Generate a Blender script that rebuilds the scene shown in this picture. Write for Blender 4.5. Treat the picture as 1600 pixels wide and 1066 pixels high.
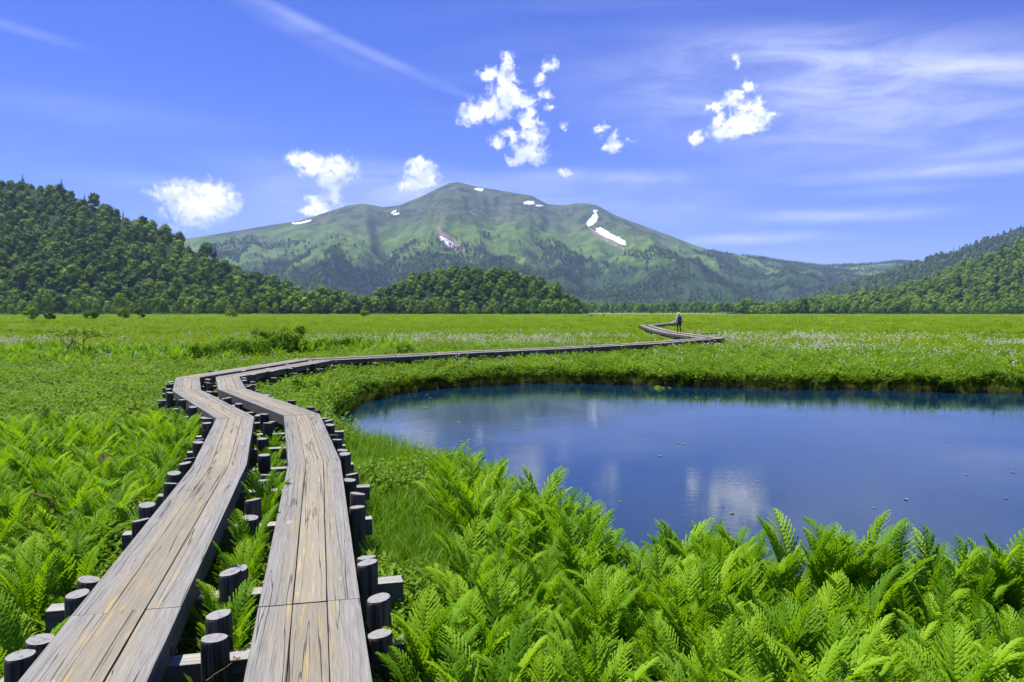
import bpy, math, random
import numpy as np
from mathutils import Vector, Matrix
from mathutils.bvhtree import BVHTree

for o in list(bpy.data.objects):
    bpy.data.objects.remove(o)
SC = bpy.context.scene
COL = SC.collection
RNG = np.random.default_rng(7)
random.seed(7)

# ------------------------------------------------------------------ camera
FPX, W0, H0, HORIZON = 1250.0, 1600.0, 1066.0, 488.0
CAMZ = 2.45
PITCH = math.atan((533.0 - HORIZON) / FPX)
cam_d = bpy.data.cameras.new('camera')
cam_d.sensor_width = 36.0
cam_d.lens = FPX / W0 * 36.0
cam_d.clip_start = 0.05
cam_d.clip_end = 40000.0
cam = bpy.data.objects.new('camera', cam_d)
COL.objects.link(cam)
cam.location = (0, 0, CAMZ)
cam.rotation_euler = (math.pi / 2 - PITCH, 0, 0)
SC.camera = cam


def ray(px, py):
    dx = (px - 800.0) / FPX
    du = (533.0 - py) / FPX
    cp, sp = math.cos(PITCH), math.sin(PITCH)
    return Vector((dx, cp + du * sp, -sp + du * cp))


def at(px, py, z=0.0):
    """where the sight line through a photo pixel meets the level z"""
    d = ray(px, py)
    k = (z - CAMZ) / d.z
    return Vector((d.x * k, d.y * k, z))


def azel(px, py):
    d = ray(px, py).normalized()
    return math.atan2(d.x, d.y), math.asin(d.z)


# ------------------------------------------------------------------ render / colour
SC.render.engine = 'CYCLES'
SC.cycles.use_denoising = True
SC.cycles.use_adaptive_sampling = True
SC.cycles.adaptive_threshold = 0.02
SC.cycles.max_bounces = 7
SC.cycles.diffuse_bounces = 3
SC.cycles.glossy_bounces = 3
SC.cycles.transmission_bounces = 4
SC.cycles.transparent_max_bounces = 6
SC.cycles.volume_bounces = 0
SC.cycles.caustics_reflective = False
SC.cycles.caustics_refractive = False
SC.cycles.sample_clamp_indirect = 6.0
SC.view_settings.view_transform = 'Standard'
SC.view_settings.look = 'None'
SC.view_settings.gamma = 1.0
SC.view_settings.exposure = 0.85

# ------------------------------------------------------------------ sun
SUN_EL, SUN_AZ = math.radians(67), math.radians(-62)      # azimuth from +Y, negative = left
sun_dir = Vector((math.sin(SUN_AZ) * math.cos(SUN_EL), math.cos(SUN_AZ) * math.cos(SUN_EL), math.sin(SUN_EL)))
sl = bpy.data.lights.new('sun', 'SUN')
sl.energy = 4.8
sl.angle = math.radians(0.53)
sl.color = (1.0, 0.97, 0.915)
so = bpy.data.objects.new('sun', sl)
COL.objects.link(so)
so.rotation_euler = (-sun_dir).to_track_quat('-Z', 'Y').to_euler()
so.location = (-40, 40, 90)


# ------------------------------------------------------------------ node helper
class NT:
    def __init__(s, tree):
        s.t = tree
        s.n = tree.nodes
        s.l = tree.links

    def new(s, typ, **kw):
        nd = s.n.new(typ)
        for k, v in kw.items():
            setattr(nd, k, v)
        return nd

    def put(s, sock, v):
        if v is None:
            return
        if isinstance(v, bpy.types.NodeSocket):
            s.l.new(v, sock)
        else:
            sock.default_value = v

    def m(s, op, a, b=None, c=None, clamp=False):
        nd = s.new('ShaderNodeMath', operation=op)
        nd.use_clamp = clamp
        for i, v in enumerate((a, b, c)):
            s.put(nd.inputs[i], v)
        return nd.outputs[0]

    def v(s, op, a, b=None, c=None):
        nd = s.new('ShaderNodeVectorMath', operation=op)
        for i, v in enumerate((a, b, c)):
            s.put(nd.inputs[i], v)
        return nd.outputs['Value'] if op in ('LENGTH', 'DISTANCE', 'DOT_PRODUCT') else nd.outputs[0]

    def ramp(s, fac, lo, hi, a=0.0, b=1.0, smooth=True):
        nd = s.new('ShaderNodeMapRange')
        nd.interpolation_type = 'SMOOTHSTEP' if smooth else 'LINEAR'
        nd.clamp = True
        s.put(nd.inputs[0], fac)
        for i, v in enumerate((lo, hi, a, b)):
            s.put(nd.inputs[1 + i], v)
        return nd.outputs[0]

    def noise(s, vec, scale, detail=4.0, rough=0.55, dist=0.0, color=False):
        nd = s.new('ShaderNodeTexNoise')
        s.put(nd.inputs['Vector'], vec)
        s.put(nd.inputs['Scale'], scale)
        s.put(nd.inputs['Detail'], detail)
        s.put(nd.inputs['Roughness'], rough)
        s.put(nd.inputs['Distortion'], dist)
        return nd.outputs['Color'] if color else nd.outputs[0]

    def mix(s, fac, a, b, typ='RGBA', blend='MIX'):
        nd = s.new('ShaderNodeMix', data_type=typ)
        if typ == 'RGBA':
            nd.blend_type = blend
            ia, ib, o = nd.inputs[6], nd.inputs[7], nd.outputs[2]
        else:
            ia, ib, o = nd.inputs[2], nd.inputs[3], nd.outputs[0]
        s.put(nd.inputs[0], fac)
        for sk, v in ((ia, a), (ib, b)):
            if isinstance(v, tuple) and len(v) == 3 and typ == 'RGBA':
                v = (*v, 1.0)
            s.put(sk, v)
        return o

    def comb(s, x, y, z=0.0):
        nd = s.new('ShaderNodeCombineXYZ')
        for i, v in enumerate((x, y, z)):
            s.put(nd.inputs[i], v)
        return nd.outputs[0]

    def sep(s, v):
        nd = s.new('ShaderNodeSeparateXYZ')
        s.put(nd.inputs[0], v)
        return nd.outputs


# ------------------------------------------------------------------ world: Nishita sky, cirrus veils, cumulus
def build_world():
    w = bpy.data.worlds.new('World')
    SC.world = w
    w.use_nodes = True
    T = NT(w.node_tree)
    T.n.clear()
    out = T.new('ShaderNodeOutputWorld')
    bg = T.new('ShaderNodeBackground')
    T.l.new(bg.outputs[0], out.inputs[0])
    sky = T.new('ShaderNodeTexSky', sky_type='NISHITA')
    sky.sun_disc = False
    sky.sun_elevation = SUN_EL
    sky.sun_rotation = SUN_AZ
    sky.altitude = 1400
    sky.air_density = 1.0
    sky.dust_density = 0.3
    sky.ozone_density = 2.5
    STR = 0.056
    bg.inputs[1].default_value = STR
    base = T.mix(1.0, sky.outputs[0], (0.375, 0.605, 1.66), blend='MULTIPLY')
    tc = T.new('ShaderNodeTexCoord')
    D = tc.outputs['Generated']
    x, y, z = T.sep(D)[:]
    az = T.m('ARCTAN2', x, y)
    el = T.m('ARCSINE', z)
    ae = T.comb(az, el)
    low = T.m('EXPONENT', T.m('MULTIPLY', T.m('MAXIMUM', el, 0.0), -8.5))
    base = T.mix(T.m('MULTIPLY', low, 0.45), base, (7.2, 9.0, 14.0))
    # cirrus: a flat high layer, streaked, so that it foreshortens towards the horizon
    zz = T.m('ADD', T.m('MAXIMUM', z, 0.0), 0.09)
    pl = T.comb(T.m('DIVIDE', x, zz), T.m('DIVIDE', y, zz))
    warp = T.noise(pl, 0.55, 3, 0.5, color=True)
    plw = T.v('MULTIPLY_ADD', T.v('SUBTRACT', warp, (0.5, 0.5, 0.5)), (0.9, 0.9, 0), pl)
    rot = T.new('ShaderNodeMapping')
    rot.inputs['Rotation'].default_value = (0, 0, math.radians(28))
    rot.inputs['Scale'].default_value = (0.34, 1.5, 1)
    T.l.new(plw, rot.inputs[0])
    st = T.noise(rot.outputs[0], 1.0, 7, 0.56)
    big = T.noise(pl, 0.33, 2, 0.5)
    veil = T.m('MULTIPLY', T.ramp(st, 0.46, 0.90), T.ramp(big, 0.40, 0.66))
    veil = T.m('MULTIPLY', veil, 0.45)
    # particular veils of this sky (direction, half-size, slope, strength)
    fine = T.noise(T.v('MULTIPLY', ae, (6.0, 28.0, 1)), 1.0, 7, 0.64, 0.7)
    fine = T.ramp(fine, 0.28, 0.72, 0.25, 1.0)
    for (px, py, rx, ry, slope, a) in (
            (1490, 108, 380, 36, 0.17, 0.85), (1300, 140, 460, 105, 0.07, 0.58), (1330, 335, 170, 15, 0.02, 0.62),
            (1180, 373, 170, 12, 0.0, 0.62), (1480, 268, 260, 15, 0.0, 0.55), (1400, 297, 120, 11, 0.0, 0.35),
            (560, 75, 240, 12, 0.37, 0.30), (440, 30, 200, 24, 0.42, 0.18),
            (560, 275, 260, 36, 0.05, 0.42), (760, 310, 460, 48, 0.0, 0.36), (980, 275, 240, 17, 0.02, 0.40),
            (1560, 230, 140, 14, -0.10, 0.25), (120, 170, 300, 30, 0.05, 0.12), (230, 285, 160, 18, 0.03, 0.2),
            (40, 48, 90, 9, 0.15, 0.22), (1240, 410, 500, 40, 0.0, 0.30), (700, 345, 700, 60, 0.0, 0.30), (1350, 235, 420, 70, 0.05, 0.22), (350, 400, 500, 60, 0.0, 0.25), (480, 300, 90, 26, 0.1, 0.3), (1200, 70, 260, 40, 0.12, 0.22)):
        a0, e0 = azel(px, py)
        d = T.v('SUBTRACT', ae, (a0, e0, 0))
        dx, dy, _ = T.sep(d)[:]
        dy = T.m('MULTIPLY_ADD', dx, slope, dy)
        q = T.v('LENGTH', T.comb(T.m('MULTIPLY', dx, FPX / rx), T.m('MULTIPLY', dy, FPX / ry)))
        g = T.ramp(q, 1.15, 0.0)
        g = T.m('MULTIPLY', T.m('MULTIPLY', g, fine), a)
        veil = T.m('MAXIMUM', veil, g) if a > 0.5 else T.m('ADD', veil, T.m('MULTIPLY', g, 0.8))
    veil = T.m('MINIMUM', veil, 0.85)
    c1 = T.mix(veil, base, (10.5, 11.2, 14.0))
    # cumulus: lumps gathered in the directions where they stand, torn by noise
    n1 = T.noise(ae, 42.0, 9, 0.66, color=True)
    aew = T.v('MULTIPLY_ADD', T.v('SUBTRACT', n1, (0.5, 0.5, 0.5)), (0.034, 0.028, 0), ae)
    n2 = T.noise(ae, 85.0, 8, 0.62, 0.5)
    blobs = []

    def B(px, py, rx, ry, soft=0.0):
        blobs.append((px, py, rx, ry, soft))
    # heart-shaped cloud, left
    for b in ((282, 306, 36, 22), (300, 318, 44, 24), (330, 306, 34, 24), (345, 318, 30, 20), (312, 330, 40, 22), (268, 300, 20, 14), (308, 346, 48, 16, 0.25)):
        B(*b)
    # middle-left tower and its foot
    for b in ((474, 248, 22, 13), (500, 262, 30, 18), (532, 264, 28, 20), (515, 282, 24, 20), (498, 326, 24, 16), (522, 305, 18, 30, 0.2)):
        B(*b)
    # small one over the saddle
    for b in ((655, 268, 25, 22), (648, 288, 28, 14), (668, 278, 20, 16), (658, 255, 9, 9)):
        B(*b)
    # big torn one in the middle
    for b in ((738, 178, 22, 18), (765, 170, 34, 20), (790, 150, 26, 22), (786, 128, 18, 24), (793, 100, 12, 16), (764, 114, 18, 9),
              (815, 160, 24, 14), (826, 190, 13, 24), (832, 212, 22, 18), (826, 240, 30, 18), (800, 212, 11, 16), (862, 103, 15, 12, 0.1),
              (845, 123, 9, 10, 0.15), (852, 148, 16, 16, 0.42), (882, 196, 14, 9, 0.38), (860, 170, 16, 9, 0.5), (846, 192, 18, 10, 0.42), (776, 222, 22, 18, 0.45), (812, 250, 34, 12, 0.3)):
        B(*b)
    # right: fish-shaped cloud with a wispy arm
    for b in ((1172, 184, 32, 18), (1150, 200, 38, 13), (1130, 208, 30, 8), (1176, 170, 18, 14), (1090, 215, 12, 11), (1122, 190, 9, 18),
              (1116, 166, 12, 8), (1140, 158, 20, 7), (1168, 133, 14, 9), (1156, 146, 12, 7), (1205, 182, 9, 9, 0.3), (1148, 96, 14, 14, 0.5), (1150, 150, 34, 16, 0.45), (1186, 160, 20, 20, 0.45)):
        B(*b)
    # small ones
    for b in ((957, 231, 16, 9), (960, 217, 8, 12, 0.1), (940, 203, 16, 20, 0.5), (886, 268, 12, 8, 0.3), (985, 219, 20, 7, 0.6)):
        B(*b)
    dist = None
    for (px, py, rx, ry, soft) in blobs:
        a0, e0 = azel(px, py)
        ix, iy = FPX / rx / 1.10, FPX / ry / 1.10
        q = T.v('LENGTH', T.v('MULTIPLY_ADD', aew, (ix, iy, 0), (-a0 * ix, -e0 * iy, 0)))
        if soft:
            q = T.m('ADD', q, soft)
        dist = q if dist is None else T.m('SMOOTH_MIN', dist, q, 0.18)
    dens = T.m('ADD', T.m('SUBTRACT', 1.0, dist), T.m('MULTIPLY', T.m('SUBTRACT', n2, 0.5), 2.1))
    mask = T.ramp(dens, -0.15, 0.85)
    shade = T.ramp(T.noise(ae, 34.0, 5, 0.6), 0.38, 0.60)
    for (px, py, rx, ry) in ((308, 350, 62, 24), (518, 298, 36, 26), (660, 298, 40, 14), (812, 246, 40, 20), (1140, 216, 60, 10)):
        a0, e0 = azel(px, py)
        q = T.v('LENGTH', T.v('MULTIPLY_ADD', aew, (FPX / rx, FPX / ry, 0), (-a0 * FPX / rx, -e0 * FPX / ry, 0)))
        shade = T.m('MULTIPLY', shade, T.ramp(q, 0.2, 1.2))
    ccol = T.mix(shade, (9.3, 10.2, 12.2), (16.5, 16.5, 16.5))
    c2 = T.mix(mask, c1, ccol)
    T.l.new(c2, bg.inputs[0])


build_world()


# ------------------------------------------------------------------ mesh + object helpers
class MB:
    """collects vertices and faces"""
    def __init__(s):
        s.v, s.f, s.mi = [], [], []

    def add(s, verts, faces, mi=0):
        o = len(s.v)
        s.v.extend([tuple(p) for p in verts])
        s.f.extend([tuple(i + o for i in f) for f in faces])
        s.mi.extend([mi] * len(faces))

    def tube(s, pts, radii, n=7, mi=0, cap=True):
        pts = [Vector(p) for p in pts]
        rings = []
        for i, p in enumerate(pts):
            t = (pts[min(i + 1, len(pts) - 1)] - pts[max(i - 1, 0)]).normalized()
            a = Vector((0, 1, 0)) if abs(t.y) < 0.9 else Vector((1, 0, 0))
            u = t.cross(a).normalized()
            w = t.cross(u)
            rings.append([p + (u * math.cos(k * 2 * math.pi / n) + w * math.sin(k * 2 * math.pi / n)) * radii[i] for k in range(n)])
        V = [q for r in rings for q in r]
        F = []
        for i in range(len(pts) - 1):
            for k in range(n):
                F.append((i * n + k, i * n + (k + 1) % n, (i + 1) * n + (k + 1) % n, (i + 1) * n + k))
        if cap:
            F.append(tuple(range(n)))
            F.append(tuple((len(pts) - 1) * n + k for k in reversed(range(n))))
        s.add(V, F, mi)

    def mesh(s, name, mats, smooth=False):
        me = bpy.data.meshes.new(name)
        me.from_pydata(s.v, [], s.f)
        for m in (mats if isinstance(mats, (list, tuple)) else [mats]):
            me.materials.append(m)
        if len(set(s.mi)) > 1:
            me.polygons.foreach_set('material_index', s.mi)
        if smooth:
            me.polygons.foreach_set('use_smooth', [True] * len(me.polygons))
        me.update()
        return me


def obj(name, me, parent=None, loc=None, **tags):
    o = bpy.data.objects.new(name, me)
    COL.objects.link(o)
    if parent is not None:
        o.parent = parent
    if loc is not None:
        o.location = loc
    for k, v in tags.items():
        if v is not None:
            o[k] = v
    return o


def thing(name, label, category, loc=(0, 0, 0), group=None):
    return obj(name, None, None, loc, label=label, category=category, group=group)


def np_mesh(name, V, F, mats, smooth=False):
    me = bpy.data.meshes.new(name)
    me.from_pydata([tuple(p) for p in V], [], [tuple(int(i) for i in f) for f in F])
    for m in (mats if isinstance(mats, (list, tuple)) else [mats]):
        me.materials.append(m)
    if smooth:
        me.polygons.foreach_set('use_smooth', [True] * len(me.polygons))
    me.update()
    return me


# smooth value noise for terrain and placement
class VNoise:
    def __init__(s, seed):
        s.g = np.random.default_rng(seed).random((256, 256))

    def __call__(s, x, y):
        x = np.asarray(x, float)
        y = np.asarray(y, float)
        xi, yi = np.floor(x).astype(int), np.floor(y).astype(int)
        fx, fy = x - xi, y - yi
        fx, fy = fx * fx * (3 - 2 * fx), fy * fy * (3 - 2 * fy)
        g = s.g
        a, b = g[xi % 256, yi % 256], g[(xi + 1) % 256, yi % 256]
        c, d = g[xi % 256, (yi + 1) % 256], g[(xi + 1) % 256, (yi + 1) % 256]
        return (a * (1 - fx) + b * fx) * (1 - fy) + (c * (1 - fx) + d * fx) * fy

    def fbm(s, x, y, o=4):
        t, a, n = 0.0, 1.0, 0.0
        for k in range(o):
            t = t + a * s(x * 2 ** k + 17.3 * k, y * 2 ** k + 5.1 * k)
            n += a
            a *= 0.5
        return t / n


N1, N2, N3 = VNoise(1), VNoise(2), VNoise(3)


def scatter(name, pts, rot, scl, vid, sources, **tags):
    """ONE object of uncountable stuff: points carrying instances of unlinked source meshes"""
    n = len(pts)
    me = bpy.data.meshes.new(name)
    me.vertices.add(n)
    me.vertices.foreach_set('co', np.asarray(pts, np.float32).ravel())
    for nm, typ, key, data in (('rot', 'FLOAT_VECTOR', 'vector', rot), ('scl', 'FLOAT_VECTOR', 'vector', scl), ('vid', 'INT', 'value', vid)):
        a = me.attributes.new(nm, typ, 'POINT')
        a.data.foreach_set(key, np.asarray(data, np.int32 if typ == 'INT' else np.float32).ravel())
    me.update()
    o = obj(name, me, **tags)
    c = bpy.data.collections.new(name + '_kinds')
    for i, (sme) in enumerate(sources):
        so_ = bpy.data.objects.new('%s_kind_%02d' % (name, i), sme)
        c.objects.link(so_)
    g = bpy.data.node_groups.new(name + '_nodes', 'GeometryNodeTree')
    g.interface.new_socket('Geometry', in_out='INPUT', socket_type='NodeSocketGeometry')
    g.interface.new_socket('Geometry', in_out='OUTPUT', socket_type='NodeSocketGeometry')
    gi, go = g.nodes.new('NodeGroupInput'), g.nodes.new('NodeGroupOutput')
    ci = g.nodes.new('GeometryNodeCollectionInfo')
    ci.inputs[0].default_value = c
    ci.inputs['Separate Children'].default_value = True
    ci.inputs['Reset Children'].default_value = True
    ip = g.nodes.new('GeometryNodeInstanceOnPoints')
    ip.inputs['Pick Instance'].default_value = True

    def attr(nm, dt):
        a = g.nodes.new('GeometryNodeInputNamedAttribute')
        a.data_type = dt
        a.inputs['Name'].default_value = nm
        return a.outputs[0]
    g.links.new(gi.outputs[0], ip.inputs['Points'])
    g.links.new(ci.outputs[0], ip.inputs['Instance'])
    g.links.new(attr('vid', 'INT'), ip.inputs['Instance Index'])
    g.links.new(attr('rot', 'FLOAT_VECTOR'), ip.inputs['Rotation'])
    g.links.new(attr('scl', 'FLOAT_VECTOR'), ip.inputs['Scale'])
    g.links.new(ip.outputs[0], go.inputs[0])
    md = o.modifiers.new('scatter', 'NODES')
    md.node_group = g
    return o


# ------------------------------------------------------------------ materials
def new_mat(name):
    m = bpy.data.materials.new(name)
    m.use_nodes = True
    T = NT(m.node_tree)
    T.n.clear()
    return m, T, T.new('ShaderNodeOutputMaterial')


def principled(T, out, col, rough=0.7, spec=0.3, normal=None):
    b = T.new('ShaderNodeBsdfPrincipled')
    T.put(b.inputs['Base Color'], (*col, 1.0) if isinstance(col, tuple) and len(col) == 3 else col)
    T.put(b.inputs['Roughness'], rough)
    T.put(b.inputs['Specular IOR Level'], spec)
    if normal is not None:
        T.l.new(normal, b.inputs['Normal'])
    T.l.new(b.outputs[0], out.inputs[0])
    return b


def bump(T, h, strength=0.5, dist=0.02):
    b = T.new('ShaderNodeBump')
    b.inputs['Strength'].default_value = strength
    b.inputs['Distance'].default_value = dist
    T.l.new(h, b.inputs['Height'])
    return b.outputs[0]


def leaf_mat(name, dark, mid, light, trans=0.35, rough=0.5, spec=0.25, world_scale=0.0):
    """leaves: each instance or object has its own tone, light passes through"""
    m, T, out = new_mat(name)
    oi = T.new('ShaderNodeObjectInfo')
    r = oi.outputs['Random']
    if world_scale > 0:
        geo = T.new('ShaderNodeNewGeometry')
        nz = T.noise(geo.outputs['Position'], world_scale, 3, 0.6)
        r = T.m('ADD', T.m('MULTIPLY', r, 0.55), T.m('MULTIPLY', T.ramp(nz, 0.25, 0.75, smooth=False), 0.45))
    c = T.mix(T.ramp(r, 0.0, 0.55, smooth=False), dark, mid)
    c = T.mix(T.ramp(r, 0.55, 1.0, smooth=False), c, light)
    b = T.new('ShaderNodeBsdfPrincipled')
    T.l.new(c, b.inputs['Base Color'])
    b.inputs['Roughness'].default_value = rough
    b.inputs['Specular IOR Level'].default_value = spec
    tr = T.new('ShaderNodeBsdfTranslucent')
    T.l.new(T.mix(1.0, c, (1.35, 1.25, 0.5), blend='MULTIPLY'), tr.inputs[0])
    mx = T.new('ShaderNodeMixShader')
    mx.inputs[0].default_value = trans
    T.l.new(b.outputs[0], mx.inputs[1])
    T.l.new(tr.outputs[0], mx.inputs[2])
    T.l.new(mx.outputs[0], out.inputs[0])
    return m


M = {}
M['fern'] = leaf_mat('fern_leaf', (0.095, 0.225, 0.004), (0.175, 0.345, 0.007), (0.280, 0.455, 0.018), 0.38, 0.55, 0.12)
M['fern_stem'], _T, _o = new_mat('fern_stem')
principled(_T, _o, (0.10, 0.17, 0.02), 0.6, 0.1)
M['grass'] = leaf_mat('grass_blade', (0.062, 0.155, 0.005), (0.105, 0.230, 0.007), (0.175, 0.320, 0.018), 0.35, 0.6, 0.10)
M['cover'] = leaf_mat('cover_leaf', (0.065, 0.145, 0.005), (0.130, 0.235, 0.008), (0.240, 0.370, 0.030), 0.35, 0.6, 0.12, 0.5)
M['meadow'] = leaf_mat('meadow_blade', (0.115, 0.195, 0.008), (0.190, 0.285, 0.013), (0.285, 0.375, 0.035), 0.3, 0.7, 0.05, 0.05)
M['dry'] = leaf_mat('dry_sedge', (0.060, 0.065, 0.016), (0.130, 0.110, 0.032), (0.230, 0.180, 0.070), 0.25, 0.7, 0.1)
M['bush'] = leaf_mat('bush_leaf', (0.095, 0.190, 0.007), (0.160, 0.290, 0.010), (0.230, 0.370, 0.020), 0.40, 0.6, 0.12, 1.2)
M['broad'] = leaf_mat('broadleaf_crown', (0.046, 0.095, 0.005), (0.095, 0.170, 0.008), (0.175, 0.265, 0.016), 0.12, 0.7, 0.08)
M['broad_light'] = leaf_mat('birch_crown', (0.105, 0.185, 0.008), (0.150, 0.250, 0.012), (0.215, 0.315, 0.024), 0.12, 0.7, 0.08)
M['conifer'] = leaf_mat('conifer_needles', (0.014, 0.038, 0.010), (0.022, 0.054, 0.013), (0.032, 0.074, 0.015), 0.08, 0.7, 0.08)
M['flower'] = leaf_mat('cotton_tuft', (0.50, 0.52, 0.44), (0.62, 0.63, 0.55), (0.75, 0.75, 0.70), 0.3, 0.9, 0.0)


def mat_bark(name, a, b):
    m, T, out = new_mat(name)
    tc = T.new('ShaderNodeTexCoord')
    n = T.noise(T.v('MULTIPLY', tc.outputs['Object'], (9, 9, 1.6)), 1.5, 5, 0.6)
    principled(T, out, T.mix(T.ramp(n, 0.35, 0.65), a, b), 0.85, 0.1, bump(T, n, 0.6, 0.03))
    return m


M['bark'] = mat_bark('grey_bark', (0.06, 0.05, 0.04), (0.16, 0.14, 0.12))
M['birch_bark'] = mat_bark('pale_bark', (0.14, 0.12, 0.10), (0.42, 0.40, 0.36))


def mat_wood(name, walked):
    """weathered larch: grey, silver edges, long drying cracks, knots, yellow pollen trodden into the middle"""
    m, T, out = new_mat(name)
    at_ = T.new('ShaderNodeAttribute', attribute_name='wuv')
    wv = at_.outputs['Vector']
    lat, along, idn = T.sep(wv)[:]        # metres across the walkway, metres along, number of the timber
    off = T.comb(T.m('MULTIPLY', idn, 3.71), T.m('MULTIPLY', idn, 7.13), T.m('MULTIPLY', idn, 1.7))
    p = T.v('ADD', wv, off)
    wob = T.noise(T.v('MULTIPLY', p, (4, 0.7, 0)), 1.0, 2, 0.5)
    px_, py_, _z = T.sep(p)[:]
    lw = T.m('ADD', px_, T.m('MULTIPLY', T.m('SUBTRACT', wob, 0.5), 0.05))
    g1 = T.noise(T.comb(T.m('MULTIPLY', lw, 260.0), T.m('MULTIPLY', py_, 4.0), idn), 1.0, 5, 0.62)
    g2 = T.noise(T.comb(T.m('MULTIPLY', lw, 34.0), T.m('MULTIPLY', py_, 0.7), idn), 1.0, 3, 0.55)
    g3 = T.noise(T.v('MULTIPLY', p, (6.0, 1.6, 0)), 1.0, 4, 0.6)
    # growth rings cut lengthwise
    rings = T.m('SINE', T.m('ADD', T.m('MULTIPLY', lw, 420.0), T.m('MULTIPLY', g2, 26.0)))
    col = T.mix(T.ramp(g1, 0.36, 0.64), (0.140, 0.132, 0.114), (0.245, 0.232, 0.202))
    col = T.mix(T.m('MULTIPLY', T.ramp(g2, 0.42, 0.68), 0.55), col, (0.290, 0.277, 0.248))
    col = T.mix(T.m('MULTIPLY', T.ramp(rings, 0.2, 1.0), 0.28), col, (0.085, 0.074, 0.062))
    if walked:
        al = T.m('ABSOLUTE', T.m('ADD', lat, T.m('MULTIPLY', T.m('SUBTRACT', g3, 0.5), 0.16)))
        worn = T.m('MULTIPLY', T.ramp(al, 0.25, 0.08), T.ramp(g1, 0.25, 0.6, 0.45, 1.0))
        col = T.mix(T.m('MULTIPLY', worn, 0.55), col, (0.250, 0.208, 0.116))
        pol = T.noise(T.comb(T.m('MULTIPLY', px_, 34.0), T.m('MULTIPLY', py_, 1.5), idn), 1.0, 6, 0.68)
        pm = T.m('MULTIPLY', T.ramp(pol, 0.54, 0.68), T.ramp(al, 0.24, 0.12))
        col = T.mix(T.m('MULTIPLY', pm, 0.75), col, (0.43, 0.290, 0.060))
    # knots with pale rims
    vo = T.new('ShaderNodeTexVoronoi')
    T.l.new(T.v('MULTIPLY', p, (5.0, 1.7, 0)), vo.inputs['Vector'])
    vo.inputs['Scale'].default_value = 1.0
    kd = vo.outputs['Distance']
    has = T.ramp(T.sep(vo.outputs['Color'])[0], 0.60, 0.62)
    rim = T.m('MULTIPLY', T.m('MULTIPLY', T.ramp(kd, 0.15, 0.10), T.ramp(kd, 0.045, 0.08)), has)
    col = T.mix(T.m('MULTIPLY', rim, 0.6), col, (0.36, 0.35, 0.33))
    col = T.mix(T.m('MULTIPLY', T.ramp(kd, 0.05, 0.02), has), col, (0.10, 0.085, 0.07))
    # drying cracks
    cr = T.noise(T.comb(T.m('MULTIPLY', px_, 13.0), T.m('MULTIPLY', py_, 0.20), idn), 1.0, 2.5, 0.45, 0.0)
    ca = T.m('ABSOLUTE', T.m('SUBTRACT', cr, 0.5))
    wd = T.ramp(T.noise(T.v('MULTIPLY', p, (5, 0.9, 0)), 1.3, 2, 0.5), 0.36, 0.7, 0.002, 0.014)
    crack = T.m('SUBTRACT', 1.0, T.m('DIVIDE', ca, wd), clamp=True)
    col = T.mix(T.m('MULTIPLY', crack, 0.6), col, (0.030, 0.024, 0.018))
    # tone of each timber
    tone = T.ramp(T.m('FRACT', T.m('MULTIPLY', idn, 0.618)), 0.0, 1.0, 0.90, 1.10, smooth=False)
    if not walked:
        tone = T.m('MULTIPLY', tone, 1.45)
    col = T.mix(1.0, col, T.comb(tone, tone, tone), blend='MULTIPLY')
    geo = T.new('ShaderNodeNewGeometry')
    side_shade = T.ramp(T.m('ABSOLUTE', T.sep(geo.outputs['True Normal'])[2]), 0.75, 0.45)
    col = T.mix(T.m('MULTIPLY', side_shade, 0.8), col, T.mix(T.ramp(g1, 0.35, 0.65), (0.030, 0.028, 0.026), (0.085, 0.080, 0.074)))  # shade of the upright faces put into the wood colour
    h = T.m('SUBTRACT', T.m('ADD', T.m('MULTIPLY', g1, 0.35), T.m('MULTIPLY', g2, 0.4)), T.m('MULTIPLY', crack, 1.6))
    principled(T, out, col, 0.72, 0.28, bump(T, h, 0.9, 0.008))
    return m


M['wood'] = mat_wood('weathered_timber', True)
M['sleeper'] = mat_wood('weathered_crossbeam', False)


def mat_post():
    m, T, out = new_mat('dark_post_wood')
    tc = T.new('ShaderNodeTexCoord')
    geo = T.new('ShaderNodeNewGeometry')
    oi = T.new('ShaderNodeObjectInfo')
    P_ = T.v('ADD', tc.outputs['Object'], T.comb(T.m('MULTIPLY', oi.outputs['Random'], 31.0), 0.0, T.m('MULTIPLY', oi.outputs['Random'], 9.0)))
    side = T.noise(T.v('MULTIPLY', P_, (60, 60, 2.2)), 1.0, 4, 0.6)
    blot = T.noise(T.v('MULTIPLY', P_, (7, 7, 4)), 1.0, 3, 0.5)
    c = T.mix(T.ramp(side, 0.35, 0.68), (0.024, 0.021, 0.017), (0.115, 0.102, 0.084))
    c = T.mix(T.m('MULTIPLY', T.ramp(blot, 0.55, 0.75), 0.6), c, (0.045, 0.055, 0.030))
    x, y, z = T.sep(tc.outputs['Object'])[:]
    rad = T.m('SQRT', T.m('ADD', T.m('MULTIPLY', x, x), T.m('MULTIPLY', y, y)))
    rn = T.noise(P_, 24, 3, 0.6)
    ring = T.m('SINE', T.m('ADD', T.m('MULTIPLY', rad, 750.0), T.m('MULTIPLY', rn, 7.0)))
    top = T.mix(T.ramp(ring, -0.3, 1.0), (0.20, 0.19, 0.175), (0.36, 0.35, 0.33))
    top = T.mix(T.m('MULTIPLY', T.ramp(rn, 0.5, 0.72), 0.7), top, (0.10, 0.09, 0.08))
    up = T.ramp(T.sep(geo.outputs['True Normal'])[2], 0.55, 0.8)
    c = T.mix(up, c, top)
    principled(T, out, c, 0.75, 0.25, bump(T, T.m('ADD', T.m('MULTIPLY', side, 0.7), T.m('MULTIPLY', T.m('MULTIPLY', ring, up), 0.15)), 0.7, 0.008))
    return m


M['post'] = mat_post()


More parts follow.
